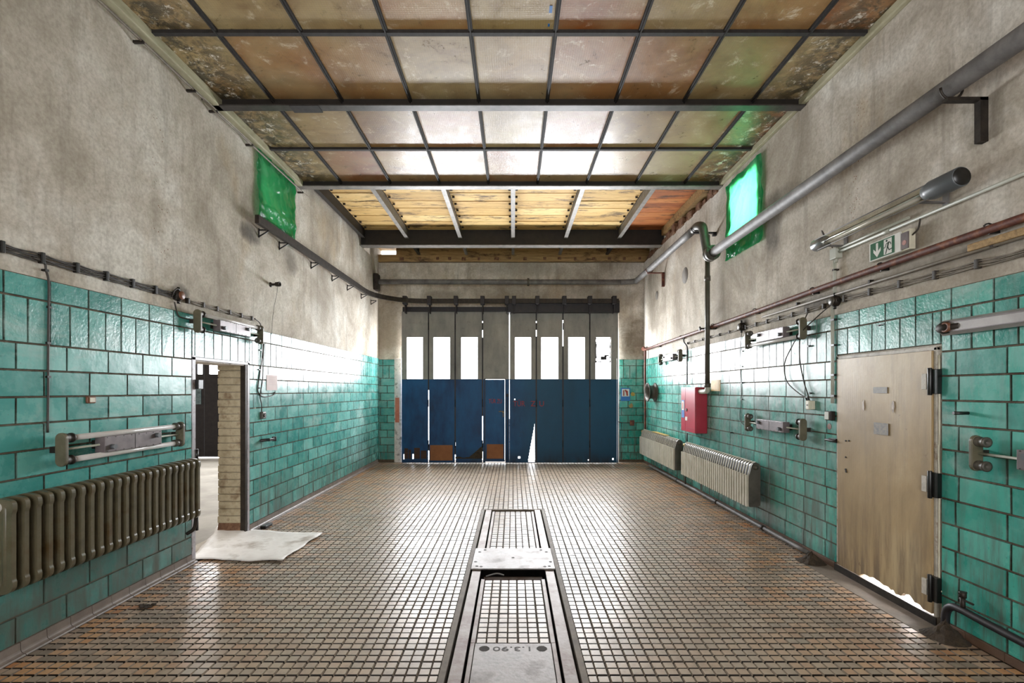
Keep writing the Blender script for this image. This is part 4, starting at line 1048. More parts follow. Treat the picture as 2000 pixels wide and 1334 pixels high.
# two raised columns on the flanks
for uc, hw in ((.186, .022), (.095, .028)):
    m.sweep([(-XL+uc, yb0+.013, rz0+.03), (-XL+uc, yb0+.013, rz0+.05), (-XL+uc, yb0+.013, rz1-.06), (-XL+uc, yb0+.013, rz1-.035)], [(hw*math.cos(k*PI/6)*.9, .017*math.sin(k*PI/6)) for k in range(12)], up=Vector((0, 1, 0)), scales=[.55, 1, 1, .55])
first = m.build('section', M['rad_left'], rl, bevel=.005)
for k in range(1, 23):
    c = first.copy(); COL.objects.link(c); c.location = first.location + Vector((0, .0718*k, 0))
m = MB()
for z in (rz0+.045, rz1-.05): m.cyl((-XL+.145, yb0-.02, z), (-XL+.145, yb0+.0718*22+.04, z), .024, 14)
m.build('connecting_nipples', M['rad_left'], rl)
MB().lathe((-XL+.145, yb0-.0, rz1-.05), (0, -1, 0), [(0, .03), (.02, .03), (.025, .02), (.05, .02), (.05, .001)], 16).build('plug', M['white'], rl)
m = MB(); ye = yb0+.0718*22+.03; m.cyl((-XL+.145, ye, rz0+.045), (-XL+.145, ye+.06, rz0+.045), .016, 10); m.tube(catmull([(-XL+.145, ye+.05, rz0+.045), (-XL+.14, ye+.08, rz0-.0), (-XL+.12, ye+.08, rz0-.12), (-XL+.06, ye+.07, rz0-.17)]), .016, 10)
m.build('feed_pipe', M['iron'], rl)
m = MB()
for k in (3, 19): m.box(-XL+.014, -XL+.13, yb0+.0718*k+.032, yb0+.0718*k+.05, rz0+.0, rz0+.018)
m.build('wall_bracket', M['iron'], rl)

# flat-fronted radiators on the right
def flat_rad(y0, y1, label):
    t_ = thing('radiator', (XR-.14, (y0+y1)/2, .265), label, 'radiator', 'cream finned radiators on the right wall')
    z0, z1 = .265, .785; p = .0665; n = int((y1-y0)/p)
    pr = rounded([(.07, z0+.02, 0), (.07, z1-.03, .03), (.12, z1, .03), (.165, z1-.015, .03), (.200, z0+.375, .02), (.200, z0, .006), (.10, z0, 0)])
    m = MB(); m.prism([(XR-u, y0, z) for u, z in pr], (0, .012, 0))
    m.box(XR-.226, XR-.198, y0-.010, y0+.022, z0, z0+.365)
    m.box(XR-.135, XR-.115, y0-.020, y0+.034, z1-.012, z1)
    f_ = m.build('section', M['rad_right'], t_, bevel=.004)
    for k in range(1, n+1):
        c = f_.copy(); COL.objects.link(c); c.location = f_.location + Vector((0, p*k, 0))
    ye = y0+p*n+.012
    m = MB(); cx, cz = .145, (z0+z1)/2; m.prism([(XR-(cx+(u-cx)*.86), y0, cz+(z-cz)*.955) for u, z in pr], (0, ye-y0, 0))
    m.build('shade_core', M['black'], t_)  # black body added to paint the shade in the gaps between fins
    m = MB(); m.prism([(XR-u, y0-.03, z) for u, z in pr], (0, .014, 0)); m.build('end_panel', M['pipe_dark'], t_, bevel=.004)  # dark colour stands for the unlit side of the cream radiator
    MB().lathe((XR-.13, y0-.03, z1-.06), (0, -1, 0), [(0, .032), (.012, .032), (.014, .02), (.03, .018), (.03, .001)], 16).build('plug', M['pipe_dark'], t_)
    MB().lathe((XR-.14, ye+.0, z1-.06), (0, 1, 0), [(0, .02), (.04, .02), (.045, .03), (.09, .03), (.1, .02), (.1, .001)], 14).build('valve', M['brass'], t_)
    m = MB()
    for yy in (y0+.3, ye-.3): m.box(XR-.1, XR-.014, yy, yy+.02, z0+.05, z0+.08)
    m.build('wall_bracket', M['iron'], t_)
    return t_
flat_rad(5.58, 7.72, 'cream finned radiator low on the right wall, nearer the steel door')
flat_rad(8.12, 10.25, 'cream finned radiator low on the right wall, in the corner by the gate')
tag(MB().box(XR-.16, XR-.07, 8.75, 9.6, .787, .795).build('board_scrap', M['yellow'], bevel=.002), 'thin ochre strip lying on top of the radiator in the gate corner', 'strip')

# ------------------------------------------------------------------ pipes
def pipe(name, pts, r, mat, label, cat='pipe', k=8, n=14, sm=True, group=None):
    t_ = thing(name, Vector(pts[0]), label, cat, group)
    MB().tube(catmull(pts, k) if sm else pts, r, n).build('pipe_run' if cat == 'pipe' else 'run', mat, t_)
    return t_
zb1 = 3.50; xb = XR-.21; ye = 6.62; zf = 3.97; xf2 = XR-.29
hp = thing('heating_pipe', (xb, 4, zb1), 'thick grey pipe climbing past the right green sheet and along the far wall', 'pipe')
MB().tube([(xb, .6, zb1+.02), (xb, ye-.06, zb1)], .06, 20).build('near_run', M['galv'], hp)
m = MB().tube([(xb, ye-.1, zb1), (xb, ye-.03, zb1)], .10, 22); m.tube([(xb, ye-.02, zb1), (xb, ye+.03, zb1)], .10, 22)
for k in range(8): a_ = k*PI/4; m.cyl((xb+.082*math.cos(a_), ye-.12, zb1+.082*math.sin(a_)), (xb+.082*math.cos(a_), ye+.045, zb1+.082*math.sin(a_)), .009, 6)
m.build('flange', M['pipe_dark'], hp)
MB().tube(catmull([(xb, ye, zb1), (xb, ye+.09, zb1+.03), (xb-.01, ye+.12, zb1+.14), (xf2+.04, ye+.12, zf-.16), (xf2+.02, ye+.13, zf-.05), (xf2, ye+.24, zf), (xf2, ye+.4, zf)]), .06, 18).build('elbow', M['pipe_dark'], hp)
MB().tube(catmull([(xf2, ye+.35, zf), (xf2, 10.0, zf), (xf2-.03, 10.33, zf), (xf2-.3, 10.42, zf)]), .057, 18).build('far_run', M['galv'], hp)
yp = 10.42
MB().tube([(xf2-.25, yp, zf), (-XL+.0, yp, zf+.01)], .055, 18).build('cross_run', M['galv'], hp)
m = MB(); xj = PB(1031, 0, yp).x
m.tube([(xj-.012, yp, zf), (xj+.012, yp, zf)], .085, 18); m.tube([(xj+.016, yp, zf), (xj+.03, yp, zf)], .085, 18); m.build('joint_flange', M['pipe_dark'], hp)
MB().box(-XL, -XL+.1, yp-.09, yp+.12, zf-.18, zf+.18).build('wall_collar', M['iron'], hp, bevel=.02)
def angle_bracket(yy, z_pipe, xp, drop, mat='iron'):
    b = thing('pipe_bracket', (XR, yy, z_pipe), {0: ''}.get(1, ''), 'bracket')
    m = MB(); m.box(xp-.04, XR, yy-.02, yy+.02, z_pipe-.085, z_pipe-.065); m.box(XR-.05, XR, yy-.02, yy+.02, z_pipe-drop, z_pipe-.065)
    m.tube([(xp+.07*math.cos(q), yy, z_pipe+.07*math.sin(q)) for q in [PI+k*PI/10 for k in range(11)]], .008, 6)
    m.build('arm', M[mat], b); return b
tag(angle_bracket(2.98, zb1, xb, .34), 'black angle bracket under the thick pipe at the upper right')
tag(angle_bracket(6.68+.25, zf, xf2, .12, 'black_steel'), 'small black bracket at the pipe elbow beside the green sheet')
tag(angle_bracket(9.3, zf, xf2, .34, 'rust'), 'rusty angle bracket under the thick pipe near the gate corner')

vp = pipe('hose_riser', [(XR-.125, 6.93, 3.86), (XR-.125, 6.93, 1.66)], .034, M['pipe_dark'], 'slim dark vertical pipe coming down to the red cabinet', sm=False)
MB().tube(catmull([(XR-.125, 6.93, 1.70), (XR-.125, 6.94, 1.615), (XR-.125, 7.02, 1.60), (XR-.125, 7.2, 1.60)]), .036, 14).build('elbow', M['conduit'], vp)
m = MB(); m.tube([(XR-.125, 6.93, 1.66), (XR-.125, 6.93, 1.72)], .045, 14); m.tube([(XR-.125, 6.93, 3.2), (XR-.125, 6.93, 3.27)], .042, 14); m.build('collar', M['pipe_dark'], vp)
m = MB(); m.box(XR-.16, XR, 6.92, 6.95, 2.50, 2.53); m.build('clamp', M['iron'], vp)

rp = pipe('gas_pipe', [(XR-.06, 1.2, 2.60), (XR-.06, 3.8, 2.585), (XR-.06, 6.15, 2.545), (XR-.06, 10.3, 2.50), (XR-.06, 10.42, 2.45), (XR-.06, 10.42, 1.2), (XR-.06, 10.42, .5)], .026, M['rust'], 'rusty brown pipe running the length of the right wall above the tiles', k=6)
m = MB()
for yy in (2.9, 3.75, 4.6, 5.7, 6.9, 8.2, 9.5):
    zz = 2.585-(yy-3.8)*.014; m.tube([(XR-.06+.032*math.cos(q), yy, zz+.032*math.sin(q)) for q in [k*PI/6-PI/2 for k in range(9)]], .005, 6); m.box(XR-.04, XR, yy-.012, yy+.012, zz-.03, zz+.03)
m.build('clip', M['black'], rp)
MB().cyl((XR-.06, 7.08, 2.53), (XR-.17, 7.08, 2.53), .012, 8).build('valve_spindle', M['iron'], rp)
MB().lathe((XR-.17, 7.08, 2.53), (-1, 0, 0), [(0, .03), (.012, .034), (.014, .0)], 12).build('valve_wheel', M['iron'], rp)
bt = pipe('conduit_pipe', [(XR-.022, 1.2, 2.515), (XR-.022, 5.6, 2.475)], .012, M['cable_grey'], 'thin grey conduit just below the rusty pipe', sm=False, n=8)
m = MB()
for yy in (1.9, 2.9, 3.9, 4.9): m.box(XR-.035, XR, yy, yy+.02, 2.49, 2.52)
m.build('clip', M['iron'], bt)
tag(MB().box(XR-.05, XR, 2.55, 3.05, 2.50, 2.545).build('wall_batten', M['old_wood'], bevel=.006), 'short rough timber batten behind the rusty pipe near the upper right edge', 'batten')
c1 = pipe('conduit_pipe', [(XR-.03, 1.2, 2.85), (XR-.03, 4.27, 2.855)], .012, M['conduit'], 'pale grey plastic conduit running to the right past the exit sign', sm=False, n=10)
m = MB(); m.box(XR-.045, XR, 2.2, 2.22, 2.835, 2.87); m.tube([(XR-.03, 3.7, 2.8545), (XR-.03, 3.76, 2.8545)], .015, 10); m.build('coupling', M['conduit'], c1)
tag(pipe('conduit_pipe', [(XR-.03, 3.52, 2.89), (XR-.03, 4.27, 2.885)], .011, M['conduit'], 'shorter pale conduit directly above the long one behind the exit sign', sm=False, n=10))
jb = thing('junction_box', (XR-.03, 4.32, 2.84), 'small grey square junction box under the far end of the tubular lamp', 'junction box')
MB().box(XR-.06, XR, 4.27, 4.36, 2.80, 2.90).build('body', M['conduit'], jb, bevel=.006)
MB().cyl((XR-.03, 4.31, 2.80), (XR-.03, 4.31, 2.77), .013, 10).build('gland', M['conduit'], jb)
vc = pipe('conduit_pipe', [(XR-.03, 4.33, 2.79), (XR-.03, 4.33, 2.50)], .013, M['conduit'], 'short vertical conduit below the grey junction box', sm=False, n=10)
m = MB(); m.box(XR-.045, XR, 4.315, 4.345, 2.70, 2.715); m.build('clip', M['iron'], vc)
vc = pipe('conduit_pipe', [(XR-.03, 4.36, 2.39), (XR-.03, 4.36, 1.50)], .014, M['conduit'], 'vertical grey conduit beside the steel door going down to the switch', sm=False, n=10)
m = MB()
for z in (2.25, 2.02, 1.75, 1.56): m.box(XR-.045, XR, 4.35-.03, 4.36+.014, z, z+.016)
m.build('clip', M['black'], vc)

# floor pipe along the right wall, pipe end at the lower right
fp = pipe('floor_pipe', [(XR-.09, 10.0, .045), (XR-.085, 8.0, .05), (XR-.08, 6.2, .045), (XR-.085, 4.62, .045)], .022, M['galv'], 'grey pipe lying on the floor along the foot of the right wall', n=12)
m = MB(); 
for yy in (5.45, 6.7, 8.3): m.tube([(XR-.082, yy, .045), (XR-.082, yy+.05, .045)], .03, 12)
m.build('coupling', M['iron'], fp)
pipe('radiator_feed', [(XR-.09, 7.92, .05), (XR-.09, 7.92, .30)], .014, M['pipe_dark'], 'short upright feed pipe from the floor pipe between the two cream radiators', sm=False, n=8)
lp = pipe('water_pipe', [(XR-.075, 3.17, -.0), (XR-.075, 3.17, .13), (XR-.075, 3.14, .195), (XR-.075, 3.06, .215), (XR-.075, 2.8, .205), (XR-.075, 1.4, .16)], .024, M['black_steel'], 'black pipe rising from the floor and running right of the steel door', n=14)
m = MB(); m.cyl((XR-.075, 3.05, .22), (XR-.075, 3.05, .30), .014, 10); m.cyl((XR-.075, 3.05, .30), (XR-.075, 3.05, .335), .02, 10); m.cyl((XR-.075, 3.07, .285), (XR-.075, 2.98, .285), .007, 8); m.cyl((XR-.1, 3.05, .325), (XR-.05, 3.05, .33), .006, 8)
m.build('tap', M['iron'], lp)
def mound(cx, cy, rx, ry, h, label, seedv):
    mb = MB(); n1, n2 = 16, 6
    for j in range(n2+1):
        for i in range(n1):
            a_ = 2*PI*i/n1; r = j/n2; q = 1+.25*noise.noise(Vector((math.cos(a_)*2, math.sin(a_)*2, seedv)))
            mb.v.append(Vector((min(cx+rx*r*q*math.cos(a_), XR-.018), cy+ry*r*q*math.sin(a_), .001+h*(1-r)**1.3*(1+.4*noise.noise(Vector((i*.7, j*.9, seedv)))))))
    for j in range(n2):
        for i in range(n1):
            a_ = j*n1+i; b_ = j*n1+(i+1) % n1; mb.face((a_, b_, b_+n1, a_+n1), 0, False)
    return tag(mb.build('dirt_heap', M['dirt']), label, 'dirt', kind='stuff')
mound(XR-.10, 3.14, .13, .13, .10, 'dark heap of dirt around the foot of the black pipe', 1)
mound(XR-.12, 4.52, .13, .12, .09, 'dark heap of dirt at the far foot of the steel door', 2)

# ------------------------------------------------------------------ cables
def bundle(side, y0, y1, z, n, label, pitch=.24, mat='cable', zs=None, off0=.018):
    W_ = XL if side < 0 else XR; X = lambda u: side*(W_-u)
    t_ = thing('cable_bundle', (X(off0), (y0+y1)/2, z), label, 'cables')
    ns = int((y1-y0)/pitch)
    zz = (lambda y: z) if zs is None else zs
    for k in range(n):
        pts = []; m_ = ns*3
        for i in range(m_+1):
            y = y0+(y1-y0)*i/m_; sag = -.006*math.sin(PI*((i/3) % 1))
            pts.append((X(off0+.004*math.sin(k*2.1+i)), y, zz(y)+(k-(n-1)/2)*.0105+sag+.003*math.sin(i*1.7+k*2.3)))
        MB().tube(pts, .0048, 6).build('cable', M[mat], t_)
    for i in range(ns+1):
        y = y0+(y1-y0)*i/max(1, ns); m = MB()
        m.box(X(0), X(off0+.014), y-.012, y+.012, zz(y)-(n*.0055+.008), zz(y)+(n*.0055+.008)); m.build('cleat', M['black'] if mat == 'cable' else M['cable'], t_, bevel=.004)
    return t_
bundle(-1, 1.6, 4.26, 2.462, 5, 'dark bundle of cables clipped to the left wall above the ribbed radiator')
bundle(-1, 4.42, 5.5, 2.445, 3, 'thinner grey cable bundle above the doorway batten', .2, 'cable_grey')
bundle(1, 1.5, 4.22, 2.40, 4, 'grey cable bundle clipped to the right wall above the steel door', .28, 'cable_grey', lambda y: 2.395+.012*(y-1.5))
bundle(1, 4.5, 6.0, 2.41, 3, 'grey cable bundle between the two round junction boxes on the right wall', .22, 'cable_grey')
bundle(1, 6.15, 8.0, 2.405, 2, 'thin grey cables from the far round junction box towards the gate', .3, 'cable_grey')
def round_box(side, y, z, label, r=.045, dark=True):
    W_ = XL if side < 0 else XR; X = lambda u: side*(W_-u)
    t_ = thing('junction_box', (X(0), y, z), label, 'junction box')
    MB().lathe((X(0), y, z), (-side, 0, 0), [(0, r*1.05), (.04, r), (.05, r*.8), (.055, 0)], 20).build('body', M['iron'] if dark else M['conduit'], t_)
    MB().lathe((X(.055), y, z), (-side, 0, 0), [(0, r*.85), (.006, r*.8), (.008, 0)], 20).build('lid', M['brown_socket'] if side < 0 else M['pipe_dark'], t_)
    m = MB()
    for a_ in (0, PI/2, PI, 3*PI/2): m.cyl((X(.025), y+r*.9*math.cos(a_), z+r*.9*math.sin(a_)), (X(.025), y+(r+.028)*math.cos(a_), z+(r+.028)*math.sin(a_)), .012, 10)
    m.build('gland', M['black'], t_); return t_
round_box(-1, PL(343, 0).y, PL(343, 577).z, 'round dark junction box on the left wall where the cable bundle thins')
round_box(1, PR(1636, 0).y, PR(1636, 588).z, 'round dark junction box on the right wall beside the door conduit')
round_box(1, PR(1452, 0).y, PR(1452, 638).z, 'round dark junction box above the right single-tube batten', .05)
L_ = lambda a, b, o=.02: PL(a, b, o)
R_ = lambda a, b, o=.02: PR(a, b, o)
wire([L_(62, 502), L_(86, 513), L_(90, 528), L_(95, 550), L_(95, 600), L_(94, 700), L_(94, 760), L_(93, 845)], .0065, 'single black cable dropping from the bundle to the radiator batten', clips=[L_(90, 528), L_(96, 600), L_(94, 670), L_(94, 736)])
wire([L_(341, 590), L_(345, 608), L_(350, 618), L_(362, 622), L_(374, 624)], .006, 'short black cable from the left junction box to the doorway batten')
wire([L_(336, 580, .03), L_(342, 566, .06), L_(350, 566, .06), L_(358, 582, .03)], .005, 'loop of black cable arching over the left junction box')
wire([L_(497, 622), L_(508, 632), L_(512, 650), L_(514, 672), L_(511, 706), L_(505, 745), L_(504, 765), L_(515, 775), L_(533, 772), L_(536, 766)], .006, 'black cable looping from the doorway batten and ending loose below the paper', clips=[L_(508, 684), L_(506, 722), L_(507, 758)])
wire([L_(515, 672, .03), L_(514, 700, .03), L_(513, 740, .03), L_(508, 772, .03), L_(511, 790, .03), L_(511, 804, .03)], .006, 'black cable dropping to the dark switch right of the doorway')
wire([R_(1449, 648), R_(1447, 664), R_(1446, 690), R_(1446, 720), R_(1448, 780), R_(1445, 812), R_(1450, 828), R_(1462, 832)], .004, 'thin black cable from the far junction box down to the low batten', clips=[R_(1450, 686), R_(1449, 716), R_(1449, 748), R_(1449, 780)])
wire([R_(1580, 606, .03), R_(1570, 628, .06), R_(1563, 655, .08), R_(1562, 700, .05), R_(1570, 745, .04), R_(1580, 778, .04), R_(1580, 785, .03)], .006, 'straight black lead hanging from the right batten to the white socket')
wire([R_(1630, 590, .03), R_(1600, 615, .06), R_(1564, 650, .09), R_(1545, 680, .05), R_(1532, 712, .04), R_(1537, 745, .04), R_(1560, 768, .04), R_(1578, 778, .04)], .0055, 'black lead swinging in a wide loop below the right batten')
pf = pipe('feed_pipe', [R_(1346, 652, .05), R_(1337, 658, .06), R_(1336, 668, .06), R_(1342, 678, .05), R_(1342, 700, .05), R_(1342, 750, .05)], .011, M['black_steel'], 'thin black pipe bending down into the top of the red cabinet', n=8)
pipe('feed_pipe', [R_(1342, 846, .05), R_(1342, 866, .05)], .011, M['black_steel'], 'stub of thin black pipe below the red cabinet', sm=False, n=8)
# ceiling-edge conduit on the left
pe = pipe('conduit_pipe', [(-XL+.065, 1.0, 4.40), (-XL+.065, 4.5, 4.40), (-XL+.065, 4.55, 4.385), (-XL+.065, 5.6, 4.395), (-XL+.065, 6.9, 4.40)], .011, M['cable_grey'], 'thin conduit high along the left wall just under the glass ceiling', n=8, k=3)
m = MB()
for yy in (1.8, 2.8, 3.8, 4.42, 4.75, 5.4, 6.7): m.box(-XL, -XL+.08, yy, yy+.02, 4.38, 4.40)
m.build('clip', M['iron'], pe)

# ------------------------------------------------------------------ small wall things
def sock(p, side, w_, h_, d, mat, name, label, cat, bev=.008):
    t_ = thing(name, p, label, cat); s_ = 1 if side > 0 else -1
    MB().box(p.x, p.x-s_*d, p.y-w_/2, p.y+w_/2, p.z-h_/2, p.z+h_/2).build('body', M[mat], t_, bevel=bev)
    return t_
p = PL(172, 781); t_ = sock(p, -1, .07, .05, .03, 'brown_socket', 'wall_socket', 'small broken brown socket on the left tiles above the batten', 'socket')
MB().box(p.x+.03, p.x+.034, p.y-.02, p.y+.02, p.z-.016, p.z+.016).build('faceplate', M['plastic_white'], t_)
p = PL(509, 811); t_ = sock(p, -1, .085, .085, .05, 'pipe_dark', 'light_switch', 'dark square switch on the tiles right of the open doorway', 'switch', .012)
MB().cyl((p.x+.05, p.y, p.z), (p.x+.058, p.y, p.z), .022, 14).build('rocker', M['iron'], t_)
p = PL(497, 793); t_ = sock(p, -1, .05, .16, .006, 'jamb', 'wall_box', 'pale plate with two round holes beside the doorway frame', 'wall plate', .003)
for dz in (.04, -.04): MB().cyl((p.x+.006, p.y, p.z+dz), (p.x+.010, p.y, p.z+dz), .021, 16).build('round_plate', M['brown_socket'] if dz > 9 else simple('pink_filler', '#b08f80', '#c2a394', 20, .8), t_)
p0, p1 = PL(518, 731), PL(539, 762)
t_ = thing('paper_notice', PL(528, 747), 'pale pink paper notice taped to the tiles right of the doorway', 'paper')
zc = PL(528.5, 747).z; MB().box(-XL+.014, -XL+.017, p0.y, p1.y, zc-.098, zc+.09).build('sheet', M['paper_pink'], t_)
m = MB()
for k in range(5): m.box(-XL+.017, -XL+.0175, p0.y+.05, p1.y-.05-.01*(k % 2), zc+.06-k*.022, zc+.063-k*.022)
m.build('text_line', simple('faint_grey_ink', '#a79a9a', '#b0a3a2', 8, .8), t_)
p = PL(506, 861); t_ = thing('hose_hook', p, 'black swivel hook sticking out of the tiles right of the doorway', 'hook')
m = MB(); m.cyl((p.x, p.y, p.z), (p.x+.10, p.y+.05, p.z+.01), .018, 12); m.box(p.x+.08, p.x+.12, p.y+.02, p.y+.16, p.z-.008, p.z+.022); m.cyl((p.x+.10, p.y+.16, p.z-.02), (p.x+.10, p.y+.16, p.z+.035), .026, 14); m.build('arm', M['black'], t_, bevel=.003)
p = PL(528, 556); t_ = thing('lamp_holder', p, 'broken black lamp holder sticking out of the left plaster wall', 'lamp')
MB().lathe(p, (1, -.15, .02), [(0, .03), (.01, .03), (.015, .015), (.07, .015), (.075, .026), (.12, .03), (.13, .03), (.13, .02), (.09, .016), (.09, 0)], 16).build('holder', M['iron'], t_)
MB().tube(catmull([p+Vector((.1, -.02, -.02)), p+Vector((.08, .0, -.12)), p+Vector((.03, .04, -.25)), p+Vector((.02, .02, -.4)), p+Vector((.015, .0, -.62))]), .0025, 5).build('loose_wire', M['cable'], t_)
p = PL(384, 1128); t_ = thing('rubber_block', PF(520, 1030) if False else Vector((-2.93, 5.62, 0)), 'small dark rubber block on the floor at the foot of the doorway frame', 'block')
MB().box(-2.95, -2.88, 5.58, 5.74, 0, .035).build('body', M['black'], t_, bevel=.008)
# right wall
p = PR(1588, 791); t_ = sock(p, 1, .10, .085, .045, 'plastic_white', 'wall_socket', 'ivory socket with plug on the right tiles below the hanging leads', 'socket', .006)
MB().box(p.x-.045, p.x-.075, p.y-.055, p.y+.0, p.z-.045, p.z+.045).build('plug', M['plastic_white'], t_, bevel=.008)
MB().cyl((p.x-.075, p.y-.028, p.z), (p.x-.079, p.y-.028, p.z), .008, 10).build('mark', M['black'], t_)
m = MB(); m.tube(catmull([(p.x-.06, p.y-.02, p.z+.045), (p.x-.06, p.y-.01, p.z+.075), (p.x-.05, p.y+.03, p.z+.07), (p.x-.04, p.y+.03, p.z+.04)]), .007, 8); m.build('lead', M['black'], t_)
p = PR(1628, 812); t_ = sock(p, 1, .085, .085, .055, 'iron', 'light_switch', 'dark switch with pale face at the foot of the door conduit', 'switch', .008)
MB().box(p.x-.055, p.x-.062, p.y-.02, p.y+.035, p.z-.035, p.z+.035).build('rocker', M['conduit'], t_, bevel=.004)
p = PR(1623, 833); t_ = thing('hole_cover', p, 'round terracotta plug set in the tiles below the switch', 'wall plug')
MB().cyl(p, p-Vector((.016, 0, 0)), .028, 18).build('disc', M['brown_socket'], t_)
p = PR(1632, 860); t_ = thing('door_bolt', p, 'black sliding bolt keeper on the tiles beside the steel door', 'bolt')
m = MB(); m.box(p.x, p.x-.035, p.y-.05, p.y+.05, p.z-.018, p.z+.018); m.cyl((p.x-.045, p.y-.06, p.z), (p.x-.045, p.y+.075, p.z), .011, 10); m.build('keeper', M['black'], t_, bevel=.003)
MB().box(p.x-.04, p.x-.05, p.y-.03, p.y+.03, p.z-.008, p.z+.006).build('bar', M['galv'], t_)
p = PR(1895, 807); t_ = thing('wall_peg', p, 'short black peg in the tiles right of the steel door', 'peg')
MB().cyl(p, p+Vector((-.10, .01, 0)), .011, 10).build('peg', M['black'], t_)
p = PR(1724, 634); t_ = thing('wall_peg', p, 'small black cross-shaped nail in the tiles above the steel door', 'peg')
m = MB(); m.box(p.x, p.x-.02, p.y-.035, p.y+.035, p.z-.003, p.z+.003); m.cyl(p, p-Vector((.03, 0, .01)), .005, 8); m.build('nail', M['black'], t_)
for px, py, lb in ((1585, 638, 'upper black clip stub on the tiles right of the single-tube batten'), (1586, 676, 'black clip stub on the tiles below the single-tube batten'), (1588, 768, 'black clip stub just above the ivory socket'), (1432, 845, 'small rusty stub on the tiles left of the low tubeless batten')):
    p = PR(px, py); t_ = thing('wall_peg', p, lb, 'peg'); MB().cyl(p, p-Vector((.04, .0, 0)), .009, 8).build('peg', M['black'], t_)
# plaster patches
for px, py, r, lb in ((1338, 538, .14, 'large dark round plaster patch on the right wall'), (1283, 577, .09, 'small dark round plaster patch near the far corner')):
    p = PR(px, py); m = MB(); m.lathe(p+Vector((.002, 0, 0)), (-1, 0, 0), [(0, r), (.006, r*.97), (.004, 0)], 26)
    tag(m.build('plaster_patch', M['round_plaster'], origin=p), lb, 'wall patch')
# yellow sticker
p0, p1 = PR(1391, 742), PR(1409, 764)
MBs = MB().box(XR-.014, XR-.017, p1.y, p0.y, PR(1400, 764).z, PR(1400, 742).z); tag(MBs.build('sticker', M['yellow']), 'worn yellow sticker on the tiles right of the red cabinet', 'sticker')
# blue and white notice on the far wall
a_, b_ = PB(1212.5, 758), PB(1230.5, 783)
t_ = thing('fire_notice', Vector(((a_.x+b_.x)/2, YB-.013, b_.z)), 'blue and white fire notice on the tiles right of the gate', 'sign')
MB().box(a_.x, b_.x, YB-.018, YB-.013, b_.z, a_.z).build('blue_board', M['sign_blue'], t_)
MB().box(a_.x+.02, b_.x-.02, YB-.019, YB-.018, b_.z+.10, a_.z-.02).build('white_panel', M['white'], t_)
m = MB(); cx = (a_.x+b_.x)/2; z0 = b_.z+.115
m.prism([(cx-.055, YB-.019, z0), (cx-.03, YB-.019, z0), (cx-.03, YB-.019, z0+.13), (cx-.055, YB-.019, z0+.12)], (0, -.001, 0)); m.prism([(cx-.02, YB-.019, z0+.12), (cx+.01, YB-.019, z0+.07), (cx+.02, YB-.019, z0), (cx+.055, YB-.019, z0), (cx+.05, YB-.019, z0+.11), (cx+.02, YB-.019, z0+.12), (cx, YB-.019, z0+.14)], (0, -.001, 0))
m.build('red_symbol', simple('sign_red', '#8f2620', '#a03028', 9, .5, bump=0), t_)
# scars on the far tiles right
for px, py, lb in ((1237, 770, 'pale chip in the far tiles beside the fire notice'), (1233, 792, 'brown chip in the far tiles below the fire notice')):
    p = PB(px, py, YB-.0125); m = MB(); rnd = random.Random(px); m.prism([(p.x+rnd.uniform(.03, .07)*math.cos(q), p.y, p.z+rnd.uniform(.03, .07)*math.sin(q)) for q in [k*PI/4 for k in range(8)]], (0, -.002, 0))
    tag(m.build('tile_chip', M['yellow' if py == 770 else 'old_wood']), lb, 'tile damage')
p = PB(1234, 825); t_ = thing('wall_socket', p, 'small rusty wall box with a cable, right of the gate', 'socket')
MB().box(p.x-.05, p.x+.05, YB-.045, YB-.004, p.z-.07, p.z+.05).build('body', M['rust'], t_, bevel=.006)
MB().tube(catmull([(p.x-.05, YB-.03, p.z-.01), (p.x-.2, YB-.03, p.z-.005), (p.x-.32, YB-.03, p.z+.02)]), .008, 6).build('cable', M['cable'], t_)
# wheel rim hanging near the far corner
p = PR(1281, 766); t_ = thing('wheel_rim', p, 'bare steel wheel rim hung on the tiles near the far right corner', 'wheel')
MB().lathe((XR-.005, p.y, p.z), (-1, 0, 0), [(0, .11), (.0, .19), (.02, .195), (.03, .165), (.07, .135), (.11, .135), (.15, .165), (.16, .195), (.18, .19), (.175, .17), (.14, .14), (.10, .12), (.05, .11), (0, .11)], 36).build('rim', M['pipe_dark'], t_)
MB().cyl((XR, p.y, p.z+.1), (XR-.15, p.y, p.z+.115), .012, 8).build('hook', M['black'], t_)
# red hose cabinet
cy0, cy1 = 7.215, 7.80; cz0, cz1 = .965, 1.665; cxf = XR-.20
t_ = thing('hose_cabinet', (XR-.1, 7.5, cz0), 'red wall cabinet for a fire hose on the right wall above the radiators', 'cabinet')
MB().box(cxf+.012, XR-.012, cy0, cy1, cz0, cz1).build('body', M['red_paint'], t_, bevel=.006)
d_ = MB().box(cxf, cxf+.012, cy0-.004, cy0+.40, cz0+.003, cz1-.003).build('door', M['red_paint'], t_, bevel=.004)
MB().box(cxf, cxf+.012, cy0+.405, cy1+.004, cz0+.003, cz1-.003).build('side_panel', M['red_paint'], t_, bevel=.004)
m = MB(); 
for z in (cz0+.06, cz1-.06): m.box(cxf-.0012, cxf, cy0+.03, cy0+.37, z, z+.006)
m.build('pressed_line', simple('dark_red', '#7d1628', '#8a1c2e', 5, .5), d_)
MB().cyl((cxf, cy0+.34, 1.31), (cxf-.012, cy0+.34, 1.31), .024, 14).build('lock', M['galv'], d_)
MB().box(cxf-.002, cxf, cy0+.31, cy0+.40, 1.14, 1.20).build('label_plate', M['white'], d_)
MB().box(cxf-.003, cxf, cy0+.44, cy0+.56, 1.18, 1.46).build('notice', M['sign_blue'], t_)
MB().box(cxf-.004, cxf-.003, cy0+.45, cy0+.55, 1.30, 1.44).build('notice_panel', M['white'], t_)
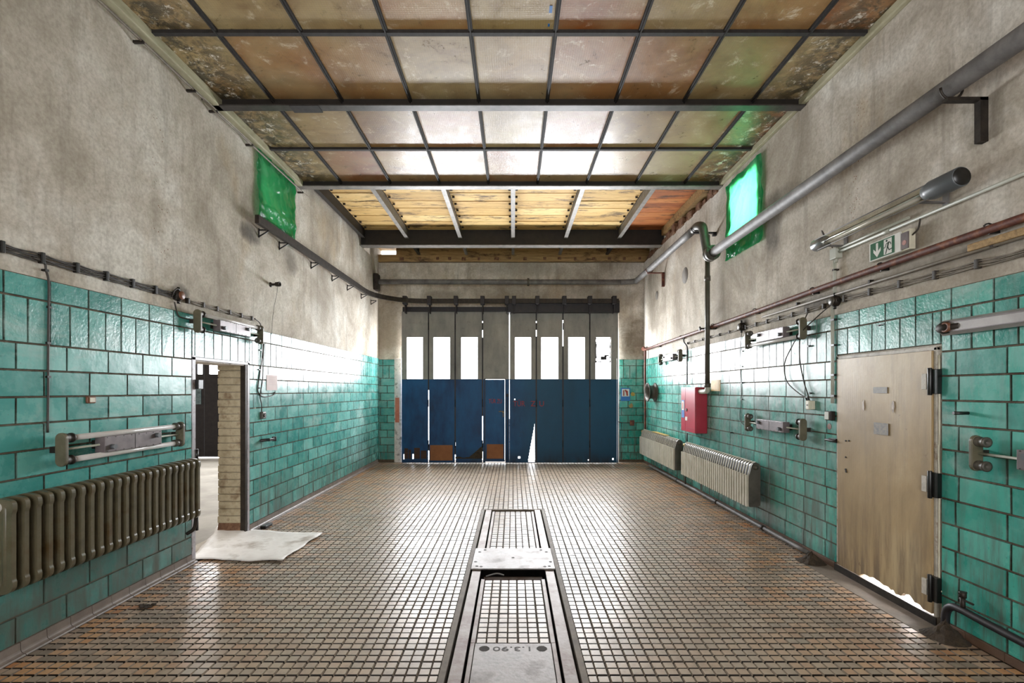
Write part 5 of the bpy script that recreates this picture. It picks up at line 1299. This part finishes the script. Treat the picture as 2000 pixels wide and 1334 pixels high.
MB().box(cxf-.005, cxf-.004, cy0+.48, cy0+.52, 1.32, 1.42).build('notice_symbol', M['rustred'], t_)

# ------------------------------------------------------------------ sheet of worn board on the floor
rnd = random.Random(31)
cn = [PF(373, 1093), PF(552, 1099), PF(628, 1044), PF(428, 1036)]
n1 = 26; mb = MB()
for j in range(n1+1):
    for i in range(n1+1):
        u, v = i/n1, j/n1
        p = cn[0].lerp(cn[1], u).lerp(cn[3].lerp(cn[2], u), v)
        ed = min(u, 1-u, v, 1-v)
        p = p+Vector((.05*noise.noise(Vector((v*4, u*.5, 1))), .05*noise.noise(Vector((u*4, v*.5, 2))), 0))*(1 if ed < .08 else .3)
        z = .014+.012*noise.noise(Vector((u*2.5, v*2.5, 5)))+.006*noise.noise(Vector((u*9, v*9, 7)))
        if u > .72 and v < .35: z += .05*(u-.72)*(.35-v)*8*.5
        if v > .7 and u < .3: z += .05*(v-.7)*3
        mb.v.append(Vector((p.x, p.y, max(z, .009))))
for j in range(n1):
    for i in range(n1):
        a_ = j*(n1+1)+i; mb.face((a_, a_+1, a_+n1+2, a_+n1+1), 0, True)
tag(mb.build('floor_sheet', M['cardboard'], solid=.006, recalc=False), 'worn white sheet lying on the floor across the left doorway', 'sheet')
tag(MB().lathe((-3.0, 3.62, .0), (0, 0, 1), [(0, .001)]).build('x', M['dirt']), None) if False else None
rnd = random.Random(77); m = MB(); c = PF(285, 1184)
for k in range(26):
    a_ = rnd.uniform(0, 2*PI); r = rnd.uniform(0, .06); q = c+Vector((r*math.cos(a_), r*.8*math.sin(a_), .006)); s_ = rnd.uniform(.006, .014)
    m.box(q.x-s_, q.x+s_, q.y-s_*.6, q.y+s_*.6, .0, s_*.9)
tag(m.build('debris', M['dirt']), 'small clump of black debris on the tiles below the ribbed radiator', 'debris', kind='stuff')

for (x_, y_, a_, b_) in ((.292, 3.70, .012, .035), (.288, 3.86, .008, .014)):
    MB().box(x_-a_, x_+a_, y_-b_, y_+b_, GZ-.003, GZ-.001).build('blue_flake', M['sign_blue'], ce)
